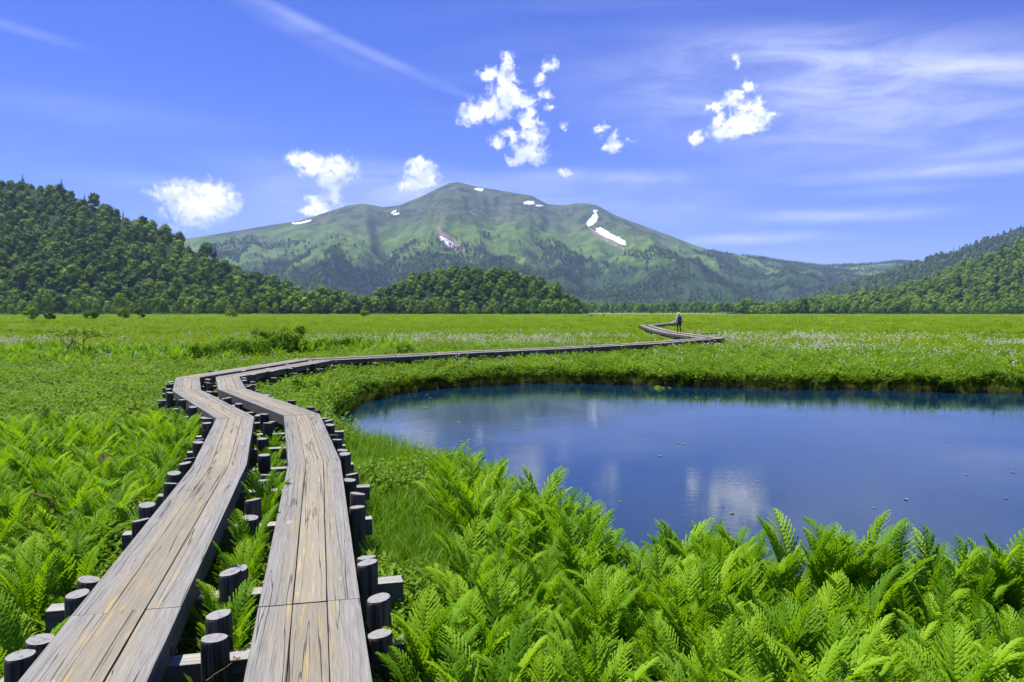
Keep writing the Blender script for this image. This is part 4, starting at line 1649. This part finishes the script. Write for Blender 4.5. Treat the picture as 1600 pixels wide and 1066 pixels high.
# ------------------------------------------------------------------ grass, leafy ground cover, sedge, cotton grass
def grass_tuft(seed, blades, h, spread, w, mat, lean=0.5, seg=3):
    rg = random.Random(seed)
    mb = MB()
    for k in range(blades):
        a = rg.uniform(0, 6.28)
        r0 = spread * math.sqrt(rg.random())
        b = Vector((math.cos(a) * r0, math.sin(a) * r0, -0.02))
        a2 = a + rg.uniform(-1.2, 1.2)
        dirv = Vector((math.cos(a2), math.sin(a2), 0))
        sd = Vector((-dirv.y, dirv.x, 0))
        hh = h * rg.uniform(0.55, 1.1)
        ln = hh * lean * rg.uniform(0.2, 1.2)
        V, F = [], []
        for i in range(seg):
            q = i / seg
            c = b + Vector((0, 0, hh * (q - 0.12 * q * q))) + dirv * ln * q * q
            V += [c - sd * w * (1 - q * 0.6), c + sd * w * (1 - q * 0.6)]
        V.append(b + Vector((0, 0, hh * 0.88)) + dirv * ln)
        for i in range(seg - 1):
            F.append((2 * i, 2 * i + 1, 2 * i + 3, 2 * i + 2))
        F.append((2 * seg - 2, 2 * seg - 1, 2 * seg))
        mb.add(V, F)
    return mb.mesh('grass_tuft', M[mat])


def leaf_clump(seed, leaves, r, h, size, mat, stems=True):
    """low leafy sprigs: pointed folded leaves set round upright shoots"""
    rg = random.Random(seed)
    mb = MB()
    shoots = max(3, leaves // 7)
    for s_ in range(shoots):
        a, q = rg.uniform(0, 6.28), r * math.sqrt(rg.random())
        bx, by = math.cos(a) * q, math.sin(a) * q
        hh = h * rg.uniform(0.55, 1.1)
        lx, ly = bx + rg.uniform(-.3, .3) * hh, by + rg.uniform(-.3, .3) * hh
        if stems:
            mb.add([(bx - .003, by, 0), (bx + .003, by, 0), (lx, ly, hh)], [(0, 1, 2)])
        for k in range(7):
            e = 0.35 + 0.65 * (k + 1) / 7
            c = Vector((bx + (lx - bx) * e, by + (ly - by) * e, hh * e))
            a2 = k * 2.4 + rg.uniform(-.5, .5)
            up = rg.uniform(0.05, 0.9)
            d = Vector((math.cos(a2), math.sin(a2), up)).normalized()
            sd = d.cross(Vector((0, 0, 1))).normalized()
            n = sd.cross(d)
            L = size * rg.uniform(0.7, 1.25)
            mdl = c + d * L * 0.5 - n * L * 0.06
            mb.add([c, mdl + sd * L * 0.22 + n * L * 0.05, c + d * L - n * L * 0.12, mdl - sd * L * 0.22 + n * L * 0.05], [(0, 2, 1), (0, 3, 2)])
    return mb.mesh('leaf_clump', M[mat])


def polar_pts(n, d0, d1, a0, a1, seed, power=1.0):
    rg_ = np.random.default_rng(seed)
    a = np.radians(rg_.uniform(a0, a1, n))
    d = d0 * (d1 / d0) ** (rg_.random(n) ** power)
    return np.column_stack([d * np.sin(a), d * np.cos(a)]), d


FERN_R, FERN_L = np.array(R_POLY), np.array(L_POLY)


def lay(name, P, d, base, growth, ref, sources, seed, label, category, tilt=0.1, zoff=0.0, zs=(0.8, 1.2)):
    rg_ = np.random.default_rng(seed)
    n = len(P)
    s = base * (np.maximum(d, ref) / ref) ** growth * rg_.uniform(0.7, 1.3, n)
    z = ground_z(P[:, 0], P[:, 1]) + zoff
    sz = s / (np.maximum(d, ref) / ref) ** (growth * 0.55) * rg_.uniform(zs[0], zs[1], n)
    return scatter(name, np.column_stack([P, z]), np.column_stack([rg_.normal(0, tilt, n), rg_.normal(0, tilt, n), rg_.uniform(0, 6.28, n)]), np.column_stack([s, s, sz]),
                   rg_.integers(0, len(sources), n), sources, kind='stuff', label=label, category=category)


GR = [grass_tuft(600 + k, 26, 0.36, 0.13, 0.0045, 'grass', 0.75) for k in range(4)]
CV = [leaf_clump(620 + k, 98, 0.17, 0.28, 0.065, 'cover') for k in range(4)]
CVL = [leaf_clump(640 + k, 84, 0.18, 0.28, 0.075, 'cover', False) for k in range(4)]
MG = [grass_tuft(660 + k, 22, 0.26, 0.26, 0.012, 'meadow', 0.6, 2) for k in range(4)]
SD = [grass_tuft(680 + k, 16, 0.50, 0.10, 0.0035, 'grass', 0.45) for k in range(2)] + [grass_tuft(690 + k, 20, 0.26, 0.13, 0.006, 'dry', 0.9) for k in range(2)]

# near grass: strip right of the boardwalk, under the planks, between plants
P, d = polar_pts(24000, 2.6, 22, -44, 44, 21)
sd = pond_sd(P[:, 0], P[:, 1])
wd = walk_dist(P[:, 0], P[:, 1])
inR, inL = inside(FERN_R, P[:, 0], P[:, 1]), inside(FERN_L, P[:, 0], P[:, 1])
right = P[:, 0] > np.interp(P[:, 1], [q.y for q in Rc[:6]], [q.x for q in Rc[:6]])
k = (sd < -0.12) & (wd > 0.34) & (~inR | (np.random.default_rng(9).random(len(P)) < 0.12)) & ~inL & (right | (np.random.default_rng(1).random(len(P)) < 0.22)) & (P[:, 1] < 21)
lay('grass', P[k], d[k], 1.0, 0.25, 6, GR, 22, 'rough green grass beside the boardwalk and along the near shore', 'grass')

# leafy cover
P, d = polar_pts(64000, 3.0, 52, -43, 43, 31, 0.8)
sd = pond_sd(P[:, 0], P[:, 1])
wd = walk_dist(P[:, 0], P[:, 1])
inR, inL = inside(FERN_R, P[:, 0], P[:, 1]), inside(FERN_L, P[:, 0], P[:, 1])
right = P[:, 0] > np.interp(P[:, 1], [q.y for q in Rc[:6]], [q.x for q in Rc[:6]])
rr = np.random.default_rng(32).random(len(P))
nz = N3.fbm(P[:, 0] * 0.5, P[:, 1] * 0.5, 3)
nearR = right & (P[:, 1] < 15)
k = (sd < -0.18) & (wd > 0.31) & (~inR | (rr < 0.10)) & (~inL | (rr < 0.12)) & (~nearR | ((nz > 0.43) & (rr < 0.85))) & (rr < 0.95)
near = k & (P[:, 1] < 17)
farc = k & (P[:, 1] >= 17)
lay('ground_cover', P[near], d[near], 1.0, 0.35, 8, CV, 33, 'low leafy marsh plants around the boardwalk', 'plants', 0.15)
lay('ground_cover', P[farc], d[farc], 1.25, 0.45, 17, CVL, 34, 'low leafy bog plants covering the far pond bank and the left marsh', 'plants', 0.15)

# meadow beyond
P, d = polar_pts(60000, 30, 640, -42, 42, 41, 0.85)
wd = walk_dist(P[:, 0], P[:, 1])
k = (pond_sd(P[:, 0], P[:, 1]) < -0.5) & (wd > 0.75) & ~((P[:, 0] < -85) & (np.abs(P[:, 1] - 152) < 16))
lay('meadow_grass', P[k], d[k], 1.2, 0.80, 30, MG, 42, 'yellow green meadow grass stretching to the trees', 'grass', 0.1)

# darker tussock lines out on the meadow
P, d = polar_pts(26000, 60, 560, -42, 42, 45, 0.9)
nz = N2.fbm(P[:, 0] / 38, P[:, 1] / 9, 4)
k = (nz > 0.60) & (walk_dist(P[:, 0], P[:, 1]) > 1.5) & ~((P[:, 0] < -85) & (np.abs(P[:, 1] - 152) < 16))
lay('tussocks', P[k], d[k], 1.5, 0.70, 60, CVL, 46, 'darker tussocks scattered in lines over the far meadow', 'plants', 0.1)

# shoreline sedge and withered tussocks
rgS = np.random.default_rng(51)
SE = resample(PS, 0.06)
SE = np.repeat(SE, 3, 0)
P = SE + rgS.normal(0, 0.13, SE.shape)
sd = pond_sd(P[:, 0], P[:, 1])
k = (sd < 0.06) & (P[:, 0] < 20)
P = P[k]
d = np.hypot(P[:, 0], P[:, 1])
dryv = rgS.random(len(P)) < np.where(d > 17, 0.55, 0.12)
ids = np.where(dryv, 2 + rgS.integers(0, 2, len(P)), rgS.integers(0, 2, len(P)))
s = rgS.uniform(0.6, 1.15, len(P)) * np.where(dryv, 0.9, 0.8)
scatter('shore_sedge', np.column_stack([P, np.maximum(ground_z(P[:, 0], P[:, 1]), WATER_Z - 0.12)]), np.column_stack([rgS.normal(0, .15, (len(P), 2)), rgS.uniform(0, 6.28, len(P))]), np.column_stack([s, s, s]), ids, SD,
        kind='stuff', label='sedge and withered brown tussocks along the pond shore', category='sedge')


def cotton(seed):
    rg = random.Random(seed)
    mb = MB()
    v, f = ico()
    for k in range(5):
        x, y, h = rg.uniform(-.3, .3), rg.uniform(-.3, .3), rg.uniform(0.30, 0.46)
        r = rg.uniform(0.018, 0.032)
        mb.add([(x + p.x * r, y + p.y * r, h + p.z * r * 1.15) for p in v], f, 0)
        mb.add([(x - .003, y, 0), (x + .003, y, 0), (x, y, h)], [(0, 1, 2)], 1)
    return mb.mesh('cotton_grass', [M['flower'], M['grass']])


CG = [cotton(700 + k) for k in range(3)]
P, d = polar_pts(44000, 19, 130, -42, 42, 61, 0.8)
px = 800 + P[:, 0] / P[:, 1] * FPX
wd = walk_dist(P[:, 0], P[:, 1])
nz = N1.fbm(P[:, 0] * 0.11, P[:, 1] * 0.11, 4)
band = np.exp(-((d - 63) / 15) ** 2) * np.interp(px, [-200, 300, 520, 900, 1020, 1150, 1350, 1900], [1, 0.9, 0.45, 0.9, 0.35, 1, 1.2, 0.9])
bank = np.exp(-((d - 40) / 9) ** 2) * np.where(px > 700, 0.06, 0.01)
k = (np.random.default_rng(62).random(len(P)) < (band + bank) * np.clip((nz - 0.42) / 0.14, 0.05, 1) * 0.8) & (pond_sd(P[:, 0], P[:, 1]) < -0.6) & (wd > 1.0)
lay('cotton_grass', P[k], d[k], 1.05, 0.40, 40, CG, 63, 'white cotton grass tufts drifting in bands across the meadow', 'flowers', 0.1)


# ------------------------------------------------------------------ shrubs and lone trees on the marsh
def bush(x, y, h, wd, label, seed, leaves=1500, size=0.075, stems=7, group=None, mat='bush', zb=0.0, trunk=False):
    rg = random.Random(seed)
    z = float(ground_z(np.array([x]), np.array([y]))[0])
    b = thing('shrub' if not trunk else 'marsh_tree', label, 'shrub' if not trunk else 'tree', (x, y, z), group)
    L = []
    for k in range(stems):
        a = k * 2.4 + rg.uniform(-.5, .5)
        r = wd * 0.5 * rg.uniform(0.15, 0.8)
        zt = h * rg.uniform(0.40, 1.05) * (1 - 0.35 * (r / (wd * 0.5)) ** 2)
        L.append((Vector((math.cos(a) * r, math.sin(a) * r, zt)), wd * rg.uniform(0.10, 0.20)))
    st = MB()
    for c, r in L:
        m1 = Vector((c.x * 0.35 + rg.uniform(-.05, .05), c.y * 0.35 + rg.uniform(-.05, .05), c.z * 0.45))
        st.tube([(rg.uniform(-.06, .06) * wd * 0.3, rg.uniform(-.06, .06) * wd * 0.3, -0.05), m1, c], [0.018 * h + 0.006, 0.012 * h + 0.004, 0.004], 5)
    obj('stem', st.mesh('stem', M['bark']), b)
    mb = MB()
    for k in range(leaves):
        c, r = L[rg.randrange(len(L))]
        d = Vector((rg.gauss(0, 1), rg.gauss(0, 1), rg.gauss(0.1, 0.8))).normalized()
        p = c + d * r * rg.uniform(0.25, 1.15) ** 0.7
        if p.z < zb:
            p.z = zb + rg.random() * 0.1
        leaf_card(mb, p, d + Vector((rg.uniform(-.7, .7), rg.uniform(-.7, .7), rg.uniform(0, 1.0))), size, rg, aspect=0.7)
    obj('crown', mb.mesh('shrub_crown', M[mat]), b)
    return b


def bush_at(px, py, wpx, hpx, label, seed, **kw):
    p = at(px, py, 0.0)
    bush(p.x, p.y, hpx / FPX * p.y, wpx / FPX * p.y, label, seed, **kw)


for (px, py, w, h, lab, n) in (
        (352, 566, 56, 42, 'leafy shrub with one raised tuft left of the dark shrubs behind the boardwalk', 1300),
        (392, 568, 60, 36, 'low light green shrub in the middle of the shrub row behind the boardwalk', 1300),
        (428, 564, 62, 46, 'tall twiggy shrub in the shrub row behind the boardwalk', 1700),
        (462, 562, 58, 44, 'dark dense shrub at the right end of the shrub row, close to the boardwalk', 1600),
        (316, 574, 54, 28, 'low shrub at the left end of the shrub row', 1100),
        (505, 560, 44, 26, 'small shrub just behind the boardwalk right of the shrub row', 900),
        (535, 556, 36, 26, 'small upright shrub with a thin tip behind the boardwalk', 800),
        (632, 566, 30, 20, 'little bush overgrowing the edge of the boardwalk above the pond', 800)):
    bush_at(px, py, w * 1.1, h * 1.2, lab, int(px), leaves=int(n * 1.3), size=0.10, stems=13)
for (px, py, w, h, lab) in ((470, 628, 64, 30, 'leafy bush on the bank inside the boardwalk bend'), (520, 612, 60, 24, 'low bush on the bank above the narrow pond bay'), (430, 612, 40, 24, 'small bush beside the inner bend of the right track'),
                            (575, 598, 52, 20, 'low bush on the far bank at the head of the pond'), (1030, 598, 50, 18, 'low bush overhanging the far pond shore below the boardwalk')):
    bush_at(px, py, w, h, lab, int(px) + 3, leaves=1100, size=0.075, stems=9, mat='cover')
bush_at(433, 775, 60, 44, 'leafy sapling growing up between the tracks near the cross joint', 55, leaves=150, size=0.10, stems=5, mat='cover')
bush_at(425, 705, 30, 30, 'little sapling between the tracks before the bend', 56, leaves=150, size=0.09, stems=5, mat='cover')
for (px_, py_, w_, h_, lb_) in ((352, 880, 60, 50, 'leafy sapling between the tracks behind the two front pairs of posts'), (408, 830, 50, 60, 'leafy sapling in the gap beside the right track'), (398, 740, 40, 34, 'low leafy sprig in the gap beside the left track'),
                                (255, 690, 60, 30, 'leafy sprig at the edge of the left fern bed by the boardwalk'), (160, 900, 150, 60, 'low leafy bush beside the left posts nearest the camera')):
    bush_at(px_, py_, w_, h_, lb_, int(px_) + 70, leaves=260, size=0.075, stems=7, mat='cover')
bush_at(598, 800, 80, 40, 'leafy sapling beside the right-hand posts', 57, leaves=170, size=0.09, stems=6, mat='cover')

for (px, py, w, h, lab) in ((48, 503, 24, 20, 'pale round lone tree on the far left of the meadow'), (77, 502.5, 18, 13, 'small dark lone bush next to the pale round tree'),
                            (144, 502, 26, 16, 'lone spreading tree with a bare stem left of the twin dark trees'), (192, 501, 30, 19, 'larger of the twin dark round trees on the left meadow'),
                            (219, 501, 18, 17, 'smaller of the twin dark round trees on the left meadow'), (362, 497.5, 24, 11, 'low flat-topped lone tree before the marsh-edge wood'),
                            (569, 497.5, 22, 12, 'solitary rounded bush standing in the open meadow below the mound')):
    light = px in (48, 569)
    p = at(px, py, 0.0)
    bush(p.x, p.y, h / FPX * p.y, w / FPX * p.y, lab, int(px) + 9, leaves=1100, size=0.35, stems=9, mat='broad_light' if light else 'broad', trunk=True)


def crooked_tree():
    p = at(118, 570, 0.0)
    k = p.y / FPX
    t = thing('marsh_tree', 'small crooked tree with pale bent stems and sparse flat crown in the left marsh', 'tree', (p.x, p.y, 0.0))
    def q(px, py, dy=0.0):
        return Vector(((px - 118) * k, dy, (570 - py) * k))
    rg = random.Random(5)
    stems = [[q(109, 568), q(108, 552), q(106, 542), q(112, 532, .1), q(116, 524, .2)], [q(118, 568), q(118, 552), q(116, 540), q(117, 528, -.2), q(112, 520, -.3)],
             [q(131, 569), q(131, 550), q(131, 536), q(131, 526), q(136, 517, .2)], [q(106, 542), q(98, 537, .2), q(90, 528, .3), q(78, 519, .3)],
             [q(116, 533), q(124, 538, .1), q(130, 541, .1)], [q(131, 534), q(142, 527, -.3), q(156, 524, -.4), q(170, 523, -.4)], [q(106, 541), q(113, 536), q(117, 532)]]
    for s in stems:
        mb = MB()
        mb.tube(s, [0.036 - 0.022 * i / (len(s) - 1) for i in range(len(s))], 6)
        obj('stem', mb.mesh('stem', M['birch_bark']), t)
    mb = MB()
    for (px, py, rx, rz, n) in ((74, 518, 9, 3, 60), (88, 519, 11, 4, 90), (104, 522, 14, 4, 130), (116, 518, 12, 5, 120), (136, 518, 11, 5, 130), (146, 519, 12, 5, 120), (158, 523, 9, 4, 70), (172, 523, 8, 3, 50)):
        c = q(px, py)
        for _ in range(n):
            d = Vector((rg.gauss(0, .55) * rx * k, rg.gauss(0, .5) * 0.9, rg.gauss(0, .6) * rz * k))
            leaf_card(mb, c + d, Vector((rg.uniform(-.6, .6), rg.uniform(-.6, .6), 1)), 0.13, rg, aspect=0.6)
    obj('crown', mb.mesh('crooked_crown', M['broad']), t)


crooked_tree()

# ------------------------------------------------------------------ floating leaves, twig
rgL = random.Random(8)
PADS = [(1182, 752), (968, 784), (1415, 780), (1571, 779), (1365, 793), (1143, 802), (1510, 742), (1060, 692), (1068, 694), (1030, 712), (720, 690), (733, 687), (742, 690), (664, 637), (738, 666), (716, 660), (592, 613), (608, 621),
        (623, 619), (646, 611), (640, 620), (668, 617), (694, 601), (672, 622), (816, 597), (1230, 640), (1330, 655), (1480, 690), (1540, 660), (1582, 738)]
for (px, py) in PADS:
    p = at(px, py, WATER_Z + 0.004)
    if pond_sd(np.array([p.x]), np.array([p.y]))[0] < 0.1:
        continue
    mb = MB()
    n, r, sq = 9, rgL.uniform(0.022, 0.040) * (1 + p.y / 25), rgL.uniform(0.5, 0.8)
    rim = [(math.cos(a) * r * rgL.uniform(0.8, 1.1), math.sin(a) * r * sq, rgL.uniform(0.001, 0.008)) for a in [0.25 + j * (2 * math.pi - 0.5) / (n - 1) for j in range(n)]]
    mb.add([(0, 0, 0.002)] + rim, [(0, j + 1, j + 2) for j in range(n - 1)])
    reg = 'in the narrow bay at the left' if px < 800 else ('in the middle of the pond' if px < 1300 else 'at the right of the pond')
    dep = 'by the far shore' if py < 660 else ('midway out' if py < 730 else 'off the near fern bank')
    o = obj('floating_leaf', mb.mesh('floating_leaf', M['pad']), None, p, label='small yellowish leaf floating %s, %s' % (reg, dep), category='leaf', group='floating leaves %s, %s' % (reg, dep))
    o.rotation_euler = (0, 0, rgL.uniform(0, 6.28))
mb = MB()
tp = at(330, 1060, 0.56)
tw = [at(322, 1064, 0.57), at(338, 1052, 0.58), at(352, 1044, 0.60), at(362, 1036, 0.63), at(374, 1029, 0.66)]
mb.tube([q - tp for q in tw], [0.003, 0.0028, 0.0025, 0.002, 0.0012], 5)
mb.tube([tw[3] - tp, at(366, 1028, 0.66) - tp], [0.002, 0.001], 4)
mb.tube([tw[1] - tp, at(343, 1055, 0.57) - tp], [0.002, 0.001], 4)
for q in (at(374, 1029, 0.66), at(366, 1027, 0.66), at(370, 1030, .65)):
    leaf_card(mb, q - tp, Vector((0, -.5, 1)), 0.03, random.Random(2))
obj('dry_twig', mb.mesh('dry_twig', M['twig']), None, tp, label='thin dry twig lying over the nearest crossbeam between the tracks', category='twig')


# ------------------------------------------------------------------ people
def cloth(name, c):
    return mat_flat(name, tuple(v * 0.85 for v in c), c, 14.0, 0.85, 0.1)


def person(loc, rz, label, height, shirt, trousers, pack=None, hat=None, walking=True, skin=(0.42, 0.26, 0.18), hair=(0.02, 0.016, 0.014), group=None):
    """standing or walking figure, built 1.65 m tall facing +Y, then scaled"""
    root = thing('person', label, 'person', loc, group)
    s = 1 if walking else 0.35
    J = {'pel': (0, 0, 0.90), 'sp': (0, 0.01, 1.08), 'ch': (0, 0.02, 1.27), 'nk': (0, 0.025, 1.42), 'hd': (0, 0.045, 1.50), 'ht': (0, 0.04, 1.61),
         'hl': (-0.09, 0, 0.86), 'kl': (-0.095, 0.14 * s, 0.47), 'al': (-0.095, 0.06 * s, 0.08), 'tl': (-0.10, 0.20 * s + 0.03, 0.035),
         'hr': (0.09, 0, 0.86), 'kr': (0.095, -0.02 * s, 0.46), 'ar': (0.095, -0.24 * s, 0.12), 'tr': (0.10, -0.13 * s + 0.02, 0.035),
         'sl': (-0.185, 0.01, 1.35), 'el': (-0.25, -0.08 * s, 1.10), 'wl': (-0.25, 0.04 * s, 0.87), 'gl': (-0.245, 0.08 * s, 0.77),
         'sr': (0.185, 0.01, 1.35), 'er': (0.25, 0.03 * s, 1.09), 'wr': (0.255, 0.13 * s, 0.86), 'gr': (0.25, 0.17 * s, 0.77)}
    rad = {'pel': (.15, .11), 'sp': (.14, .10), 'ch': (.165, .115), 'nk': (.055, .055), 'hd': (.078, .092), 'ht': (.06, .07), 'hl': (.085, .09), 'kl': (.058, .062), 'al': (.042, .045), 'tl': (.042, .03),
           'hr': (.085, .09), 'kr': (.058, .062), 'ar': (.042, .045), 'tr': (.042, .03), 'sl': (.058, .06), 'el': (.042, .042), 'wl': (.030, .030), 'gl': (.036, .022), 'sr': (.058, .06), 'er': (.042, .042), 'wr': (.030, .030), 'gr': (.036, .022)}
    E = [('pel', 'sp'), ('sp', 'ch'), ('ch', 'nk'), ('nk', 'hd'), ('hd', 'ht'), ('pel', 'hl'), ('hl', 'kl'), ('kl', 'al'), ('al', 'tl'), ('pel', 'hr'), ('hr', 'kr'), ('kr', 'ar'), ('ar', 'tr'),
         ('ch', 'sl'), ('sl', 'el'), ('el', 'wl'), ('wl', 'gl'), ('ch', 'sr'), ('sr', 'er'), ('er', 'wr'), ('wr', 'gr')]
    ks = list(J)
    me = bpy.data.meshes.new('body_frame')
    me.from_pydata([J[k] for k in ks], [(ks.index(a), ks.index(b)) for a, b in E], [])
    tmp = bpy.data.objects.new('body_frame', me)
    COL.objects.link(tmp)
    tmp.modifiers.new('skin', 'SKIN')
    sv = me.skin_vertices[0].data
    for i, k in enumerate(ks):
        sv[i].radius = rad[k]
        sv[i].use_root = (k == 'pel')
    tmp.modifiers.new('sub', 'SUBSURF').levels = 2
    dg = bpy.context.evaluated_depsgraph_get()
    bm_ = bpy.data.meshes.new_from_object(tmp.evaluated_get(dg))
    bpy.data.objects.remove(tmp)
    bm_.name = 'body'
    bm_.materials.clear()
    for m in (cloth('shirt', shirt), cloth('trousers', trousers), cloth('skin', skin), cloth('shoe', (0.03, 0.025, 0.02))):
        bm_.materials.append(m)
    for p in bm_.polygons:
        c = p.center
        p.use_smooth = True
        p.material_index = 3 if c.z < 0.075 else (2 if (c.z > 1.43 or (abs(c.x) > 0.2 and c.z < 0.88)) else (1 if c.z < 0.93 and abs(c.x) < 0.2 else 0))
    body = obj('body', bm_, root)
    v, f = ico()
    hb = MB()
    hb.add([(p.x * .088, p.y * .100 + .03, p.z * .095 + 1.555) for p in v if True], f)
    hair_o = obj('hair', hb.mesh('hair', cloth('hair', hair), True), root)
    if hat:
        mb = MB()
        n = 18
        prof = [(0.20, 1.575), (0.19, 1.59), (0.115, 1.605), (0.108, 1.66), (0.085, 1.70), (0.0, 1.715)]
        V = [(math.cos(j * 2 * math.pi / n) * r, math.sin(j * 2 * math.pi / n) * r + 0.035, z + 0.012 * math.sin(2 * j)) for r, z in prof for j in range(n)]
        F = [(i * n + j, i * n + (j + 1) % n, (i + 1) * n + (j + 1) % n, (i + 1) * n + j) for i in range(len(prof) - 1) for j in range(n)]
        mb.add(V, F)
        h_ = obj('hat', mb.mesh('hat', cloth('hat', hat), True), root)
        mb = MB()
        V = [(math.cos(j * 2 * math.pi / n) * 0.1145, math.sin(j * 2 * math.pi / n) * 0.1145 + 0.035, z) for z in (1.615, 1.645) for j in range(n)]
        mb.add(V, [(j, (j + 1) % n, n + (j + 1) % n, n + j) for j in range(n)])
        obj('hat_band', mb.mesh('hat_band', cloth('hat_band', (0.05, 0.05, 0.06))), h_)
    if pack:
        mb = MB()
        n = 12
        V, F = [], []
        for i, (z, w, dpt) in enumerate(((0.93, .11, .06), (0.96, .155, .10), (1.10, .17, .115), (1.28, .165, .105), (1.39, .13, .08), (1.42, .07, .04))):
            for j in range(n):
                a = j * 2 * math.pi / n
                ca, sa = math.cos(a), math.sin(a)
                V.append((math.copysign(abs(ca) ** 0.6, ca) * w, -0.20 + math.copysign(abs(sa) ** 0.6, sa) * dpt, z))
        for i in range(5):
            for j in range(n):
                F.append((i * n + j, i * n + (j + 1) % n, (i + 1) * n + (j + 1) % n, (i + 1) * n + j))
        F += [tuple(range(n))[::-1], tuple(5 * n + j for j in range(n))]
        mb.add(V, F)
        pk_ = obj('backpack', mb.mesh('backpack', cloth('backpack', pack), True), root)
        mb = MB()
        mb.add([(x, y, z) for z in (1.0, 1.14) for (x, y) in ((-.10, -.295), (-.08, -.345), (.08, -.345), (.10, -.295))], [(0, 1, 2, 3), (7, 6, 5, 4), (0, 4, 5, 1), (1, 5, 6, 2), (2, 6, 7, 3), (3, 7, 4, 0)])
        obj('pocket', mb.mesh('pocket', cloth('pocket', tuple(min(1, c * 1.6 + 0.03) for c in pack))), pk_)
        for sx in (-1, 1):
            mb = MB()
            mb.tube([(sx * .10, -.12, 1.38), (sx * .115, -.02, 1.435), (sx * .12, .10, 1.36), (sx * .13, .11, 1.18), (sx * .15, -.03, 1.02)], [.018] * 5, 5)
            obj('strap', mb.mesh('strap', cloth('strap', (0.03, 0.03, 0.05))), pk_)
    k = height / 1.715
    root.scale = (k, k, k)
    root.rotation_euler = (0, 0, rz)
    return root


pp = at(1061, 520.2, BZ)
# stand the hiker on the middle of the nearer run
person((pp.x, pp.y, BZ), math.radians(-4), 'hiker seen from behind in pale shirt, sun hat and purple backpack on the boardwalk', 1.72, (0.62, 0.60, 0.66), (0.030, 0.028, 0.034), (0.060, 0.035, 0.190), (0.66, 0.62, 0.42))
for (px, py, dist, lab, sh, tr_, hat, rz, pk2) in (
        (943, 0, 330, 'person in black far out on the marsh below the far wood', (0.015, 0.015, 0.018), (0.015, 0.015, 0.02), None, 0.4, None),
        (930, 0, 400, 'person in dark green standing right of the blue covered load', (0.03, 0.06, 0.02), (0.02, 0.02, 0.02), (0.6, 0.6, 0.3), 2.0, None),
        (979, 0, 395, 'small dark figure with pale hat, rightmost of the far people left of the hiker', (0.02, 0.02, 0.025), (0.02, 0.02, 0.02), (0.7, 0.7, 0.65), 1.0, None),
        (962, 0, 405, 'far person in pale blue at the distant boardwalk', (0.45, 0.50, 0.62), (0.12, 0.12, 0.14), (0.7, 0.7, 0.65), 1.5, None),
        (953, 0, 404, 'far person in white just left of the pale blue one', (0.7, 0.7, 0.72), (0.2, 0.2, 0.2), None, -1.5, None)):
    person(((px - 800) / FPX * dist, dist, 0.25), rz, lab, 1.7, sh, tr_, pk2, hat, False)


def covered_load():
    d = 408.0
    x = (923 - 800) / FPX * d
    t = thing('covered_load', 'dark blue covered load with pale top beside the far boardwalk', 'load', (x, d, 0.1))
    mb = MB()
    V, F = [], []
    n = 16
    prof = [(1.5, 0.9, 0.0), (1.6, 0.95, 0.25), (1.5, 0.9, 1.0), (1.25, 0.75, 1.15)]
    for (a, b, z) in prof:
        for j in range(n):
            q = j * 2 * math.pi / n
            c, s_ = math.cos(q), math.sin(q)
            V.append((math.copysign(abs(c) ** .5, c) * a * (1 + .05 * math.sin(3 * q)), math.copysign(abs(s_) ** .5, s_) * b, z + 0.05 * math.sin(5 * q)))
    for i in range(3):
        for j in range(n):
            F.append((i * n + j, i * n + (j + 1) % n, (i + 1) * n + (j + 1) % n, (i + 1) * n + j))
    F.append(tuple(3 * n + j for j in range(n)))
    mb.add(V, F)
    obj('tarpaulin', mb.mesh('tarpaulin', cloth('tarpaulin', (0.025, 0.035, 0.12))), t)
    mb = MB()
    V = [(p[0] * 0.96, p[1] * 0.96, z) for z in (1.20, 1.42) for p in V[3 * n:4 * n]]
    mb.add(V, [(j, (j + 1) % n, n + (j + 1) % n, n + j) for j in range(n)] + [tuple(n + j for j in range(n))])
    obj('top_cover', mb.mesh('top_cover', cloth('top_cover', (0.62, 0.64, 0.68))), t)


covered_load()

# ------------------------------------------------------------------ air: thin even haze round everything
HZ = MB()
x0, x1, y0, y1, z0, z1 = -13000, 13000, -13000, 13000, -4.5, 885.0
HZ.add([(x0, y0, z0), (x1, y0, z0), (x1, y1, z0), (x0, y1, z0), (x0, y0, z1), (x1, y0, z1), (x1, y1, z1), (x0, y1, z1)],
       [(3, 2, 1, 0), (4, 5, 6, 7), (0, 1, 5, 4), (1, 2, 6, 5), (2, 3, 7, 6), (3, 0, 4, 7)])
hm = bpy.data.materials.new('haze_air')
hm.use_nodes = True
HT = NT(hm.node_tree)
HT.n.clear()
ho = HT.new('ShaderNodeOutputMaterial')
pv = HT.new('ShaderNodeVolumePrincipled')
pv.inputs['Color'].default_value = (0.46, 0.63, 1.0, 1)
pv.inputs['Density'].default_value = 0.000064
pv.inputs['Anisotropy'].default_value = 0.1
HT.l.new(pv.outputs[0], ho.inputs['Volume'])
obj('haze', HZ.mesh('haze', hm), None, None, kind='stuff')
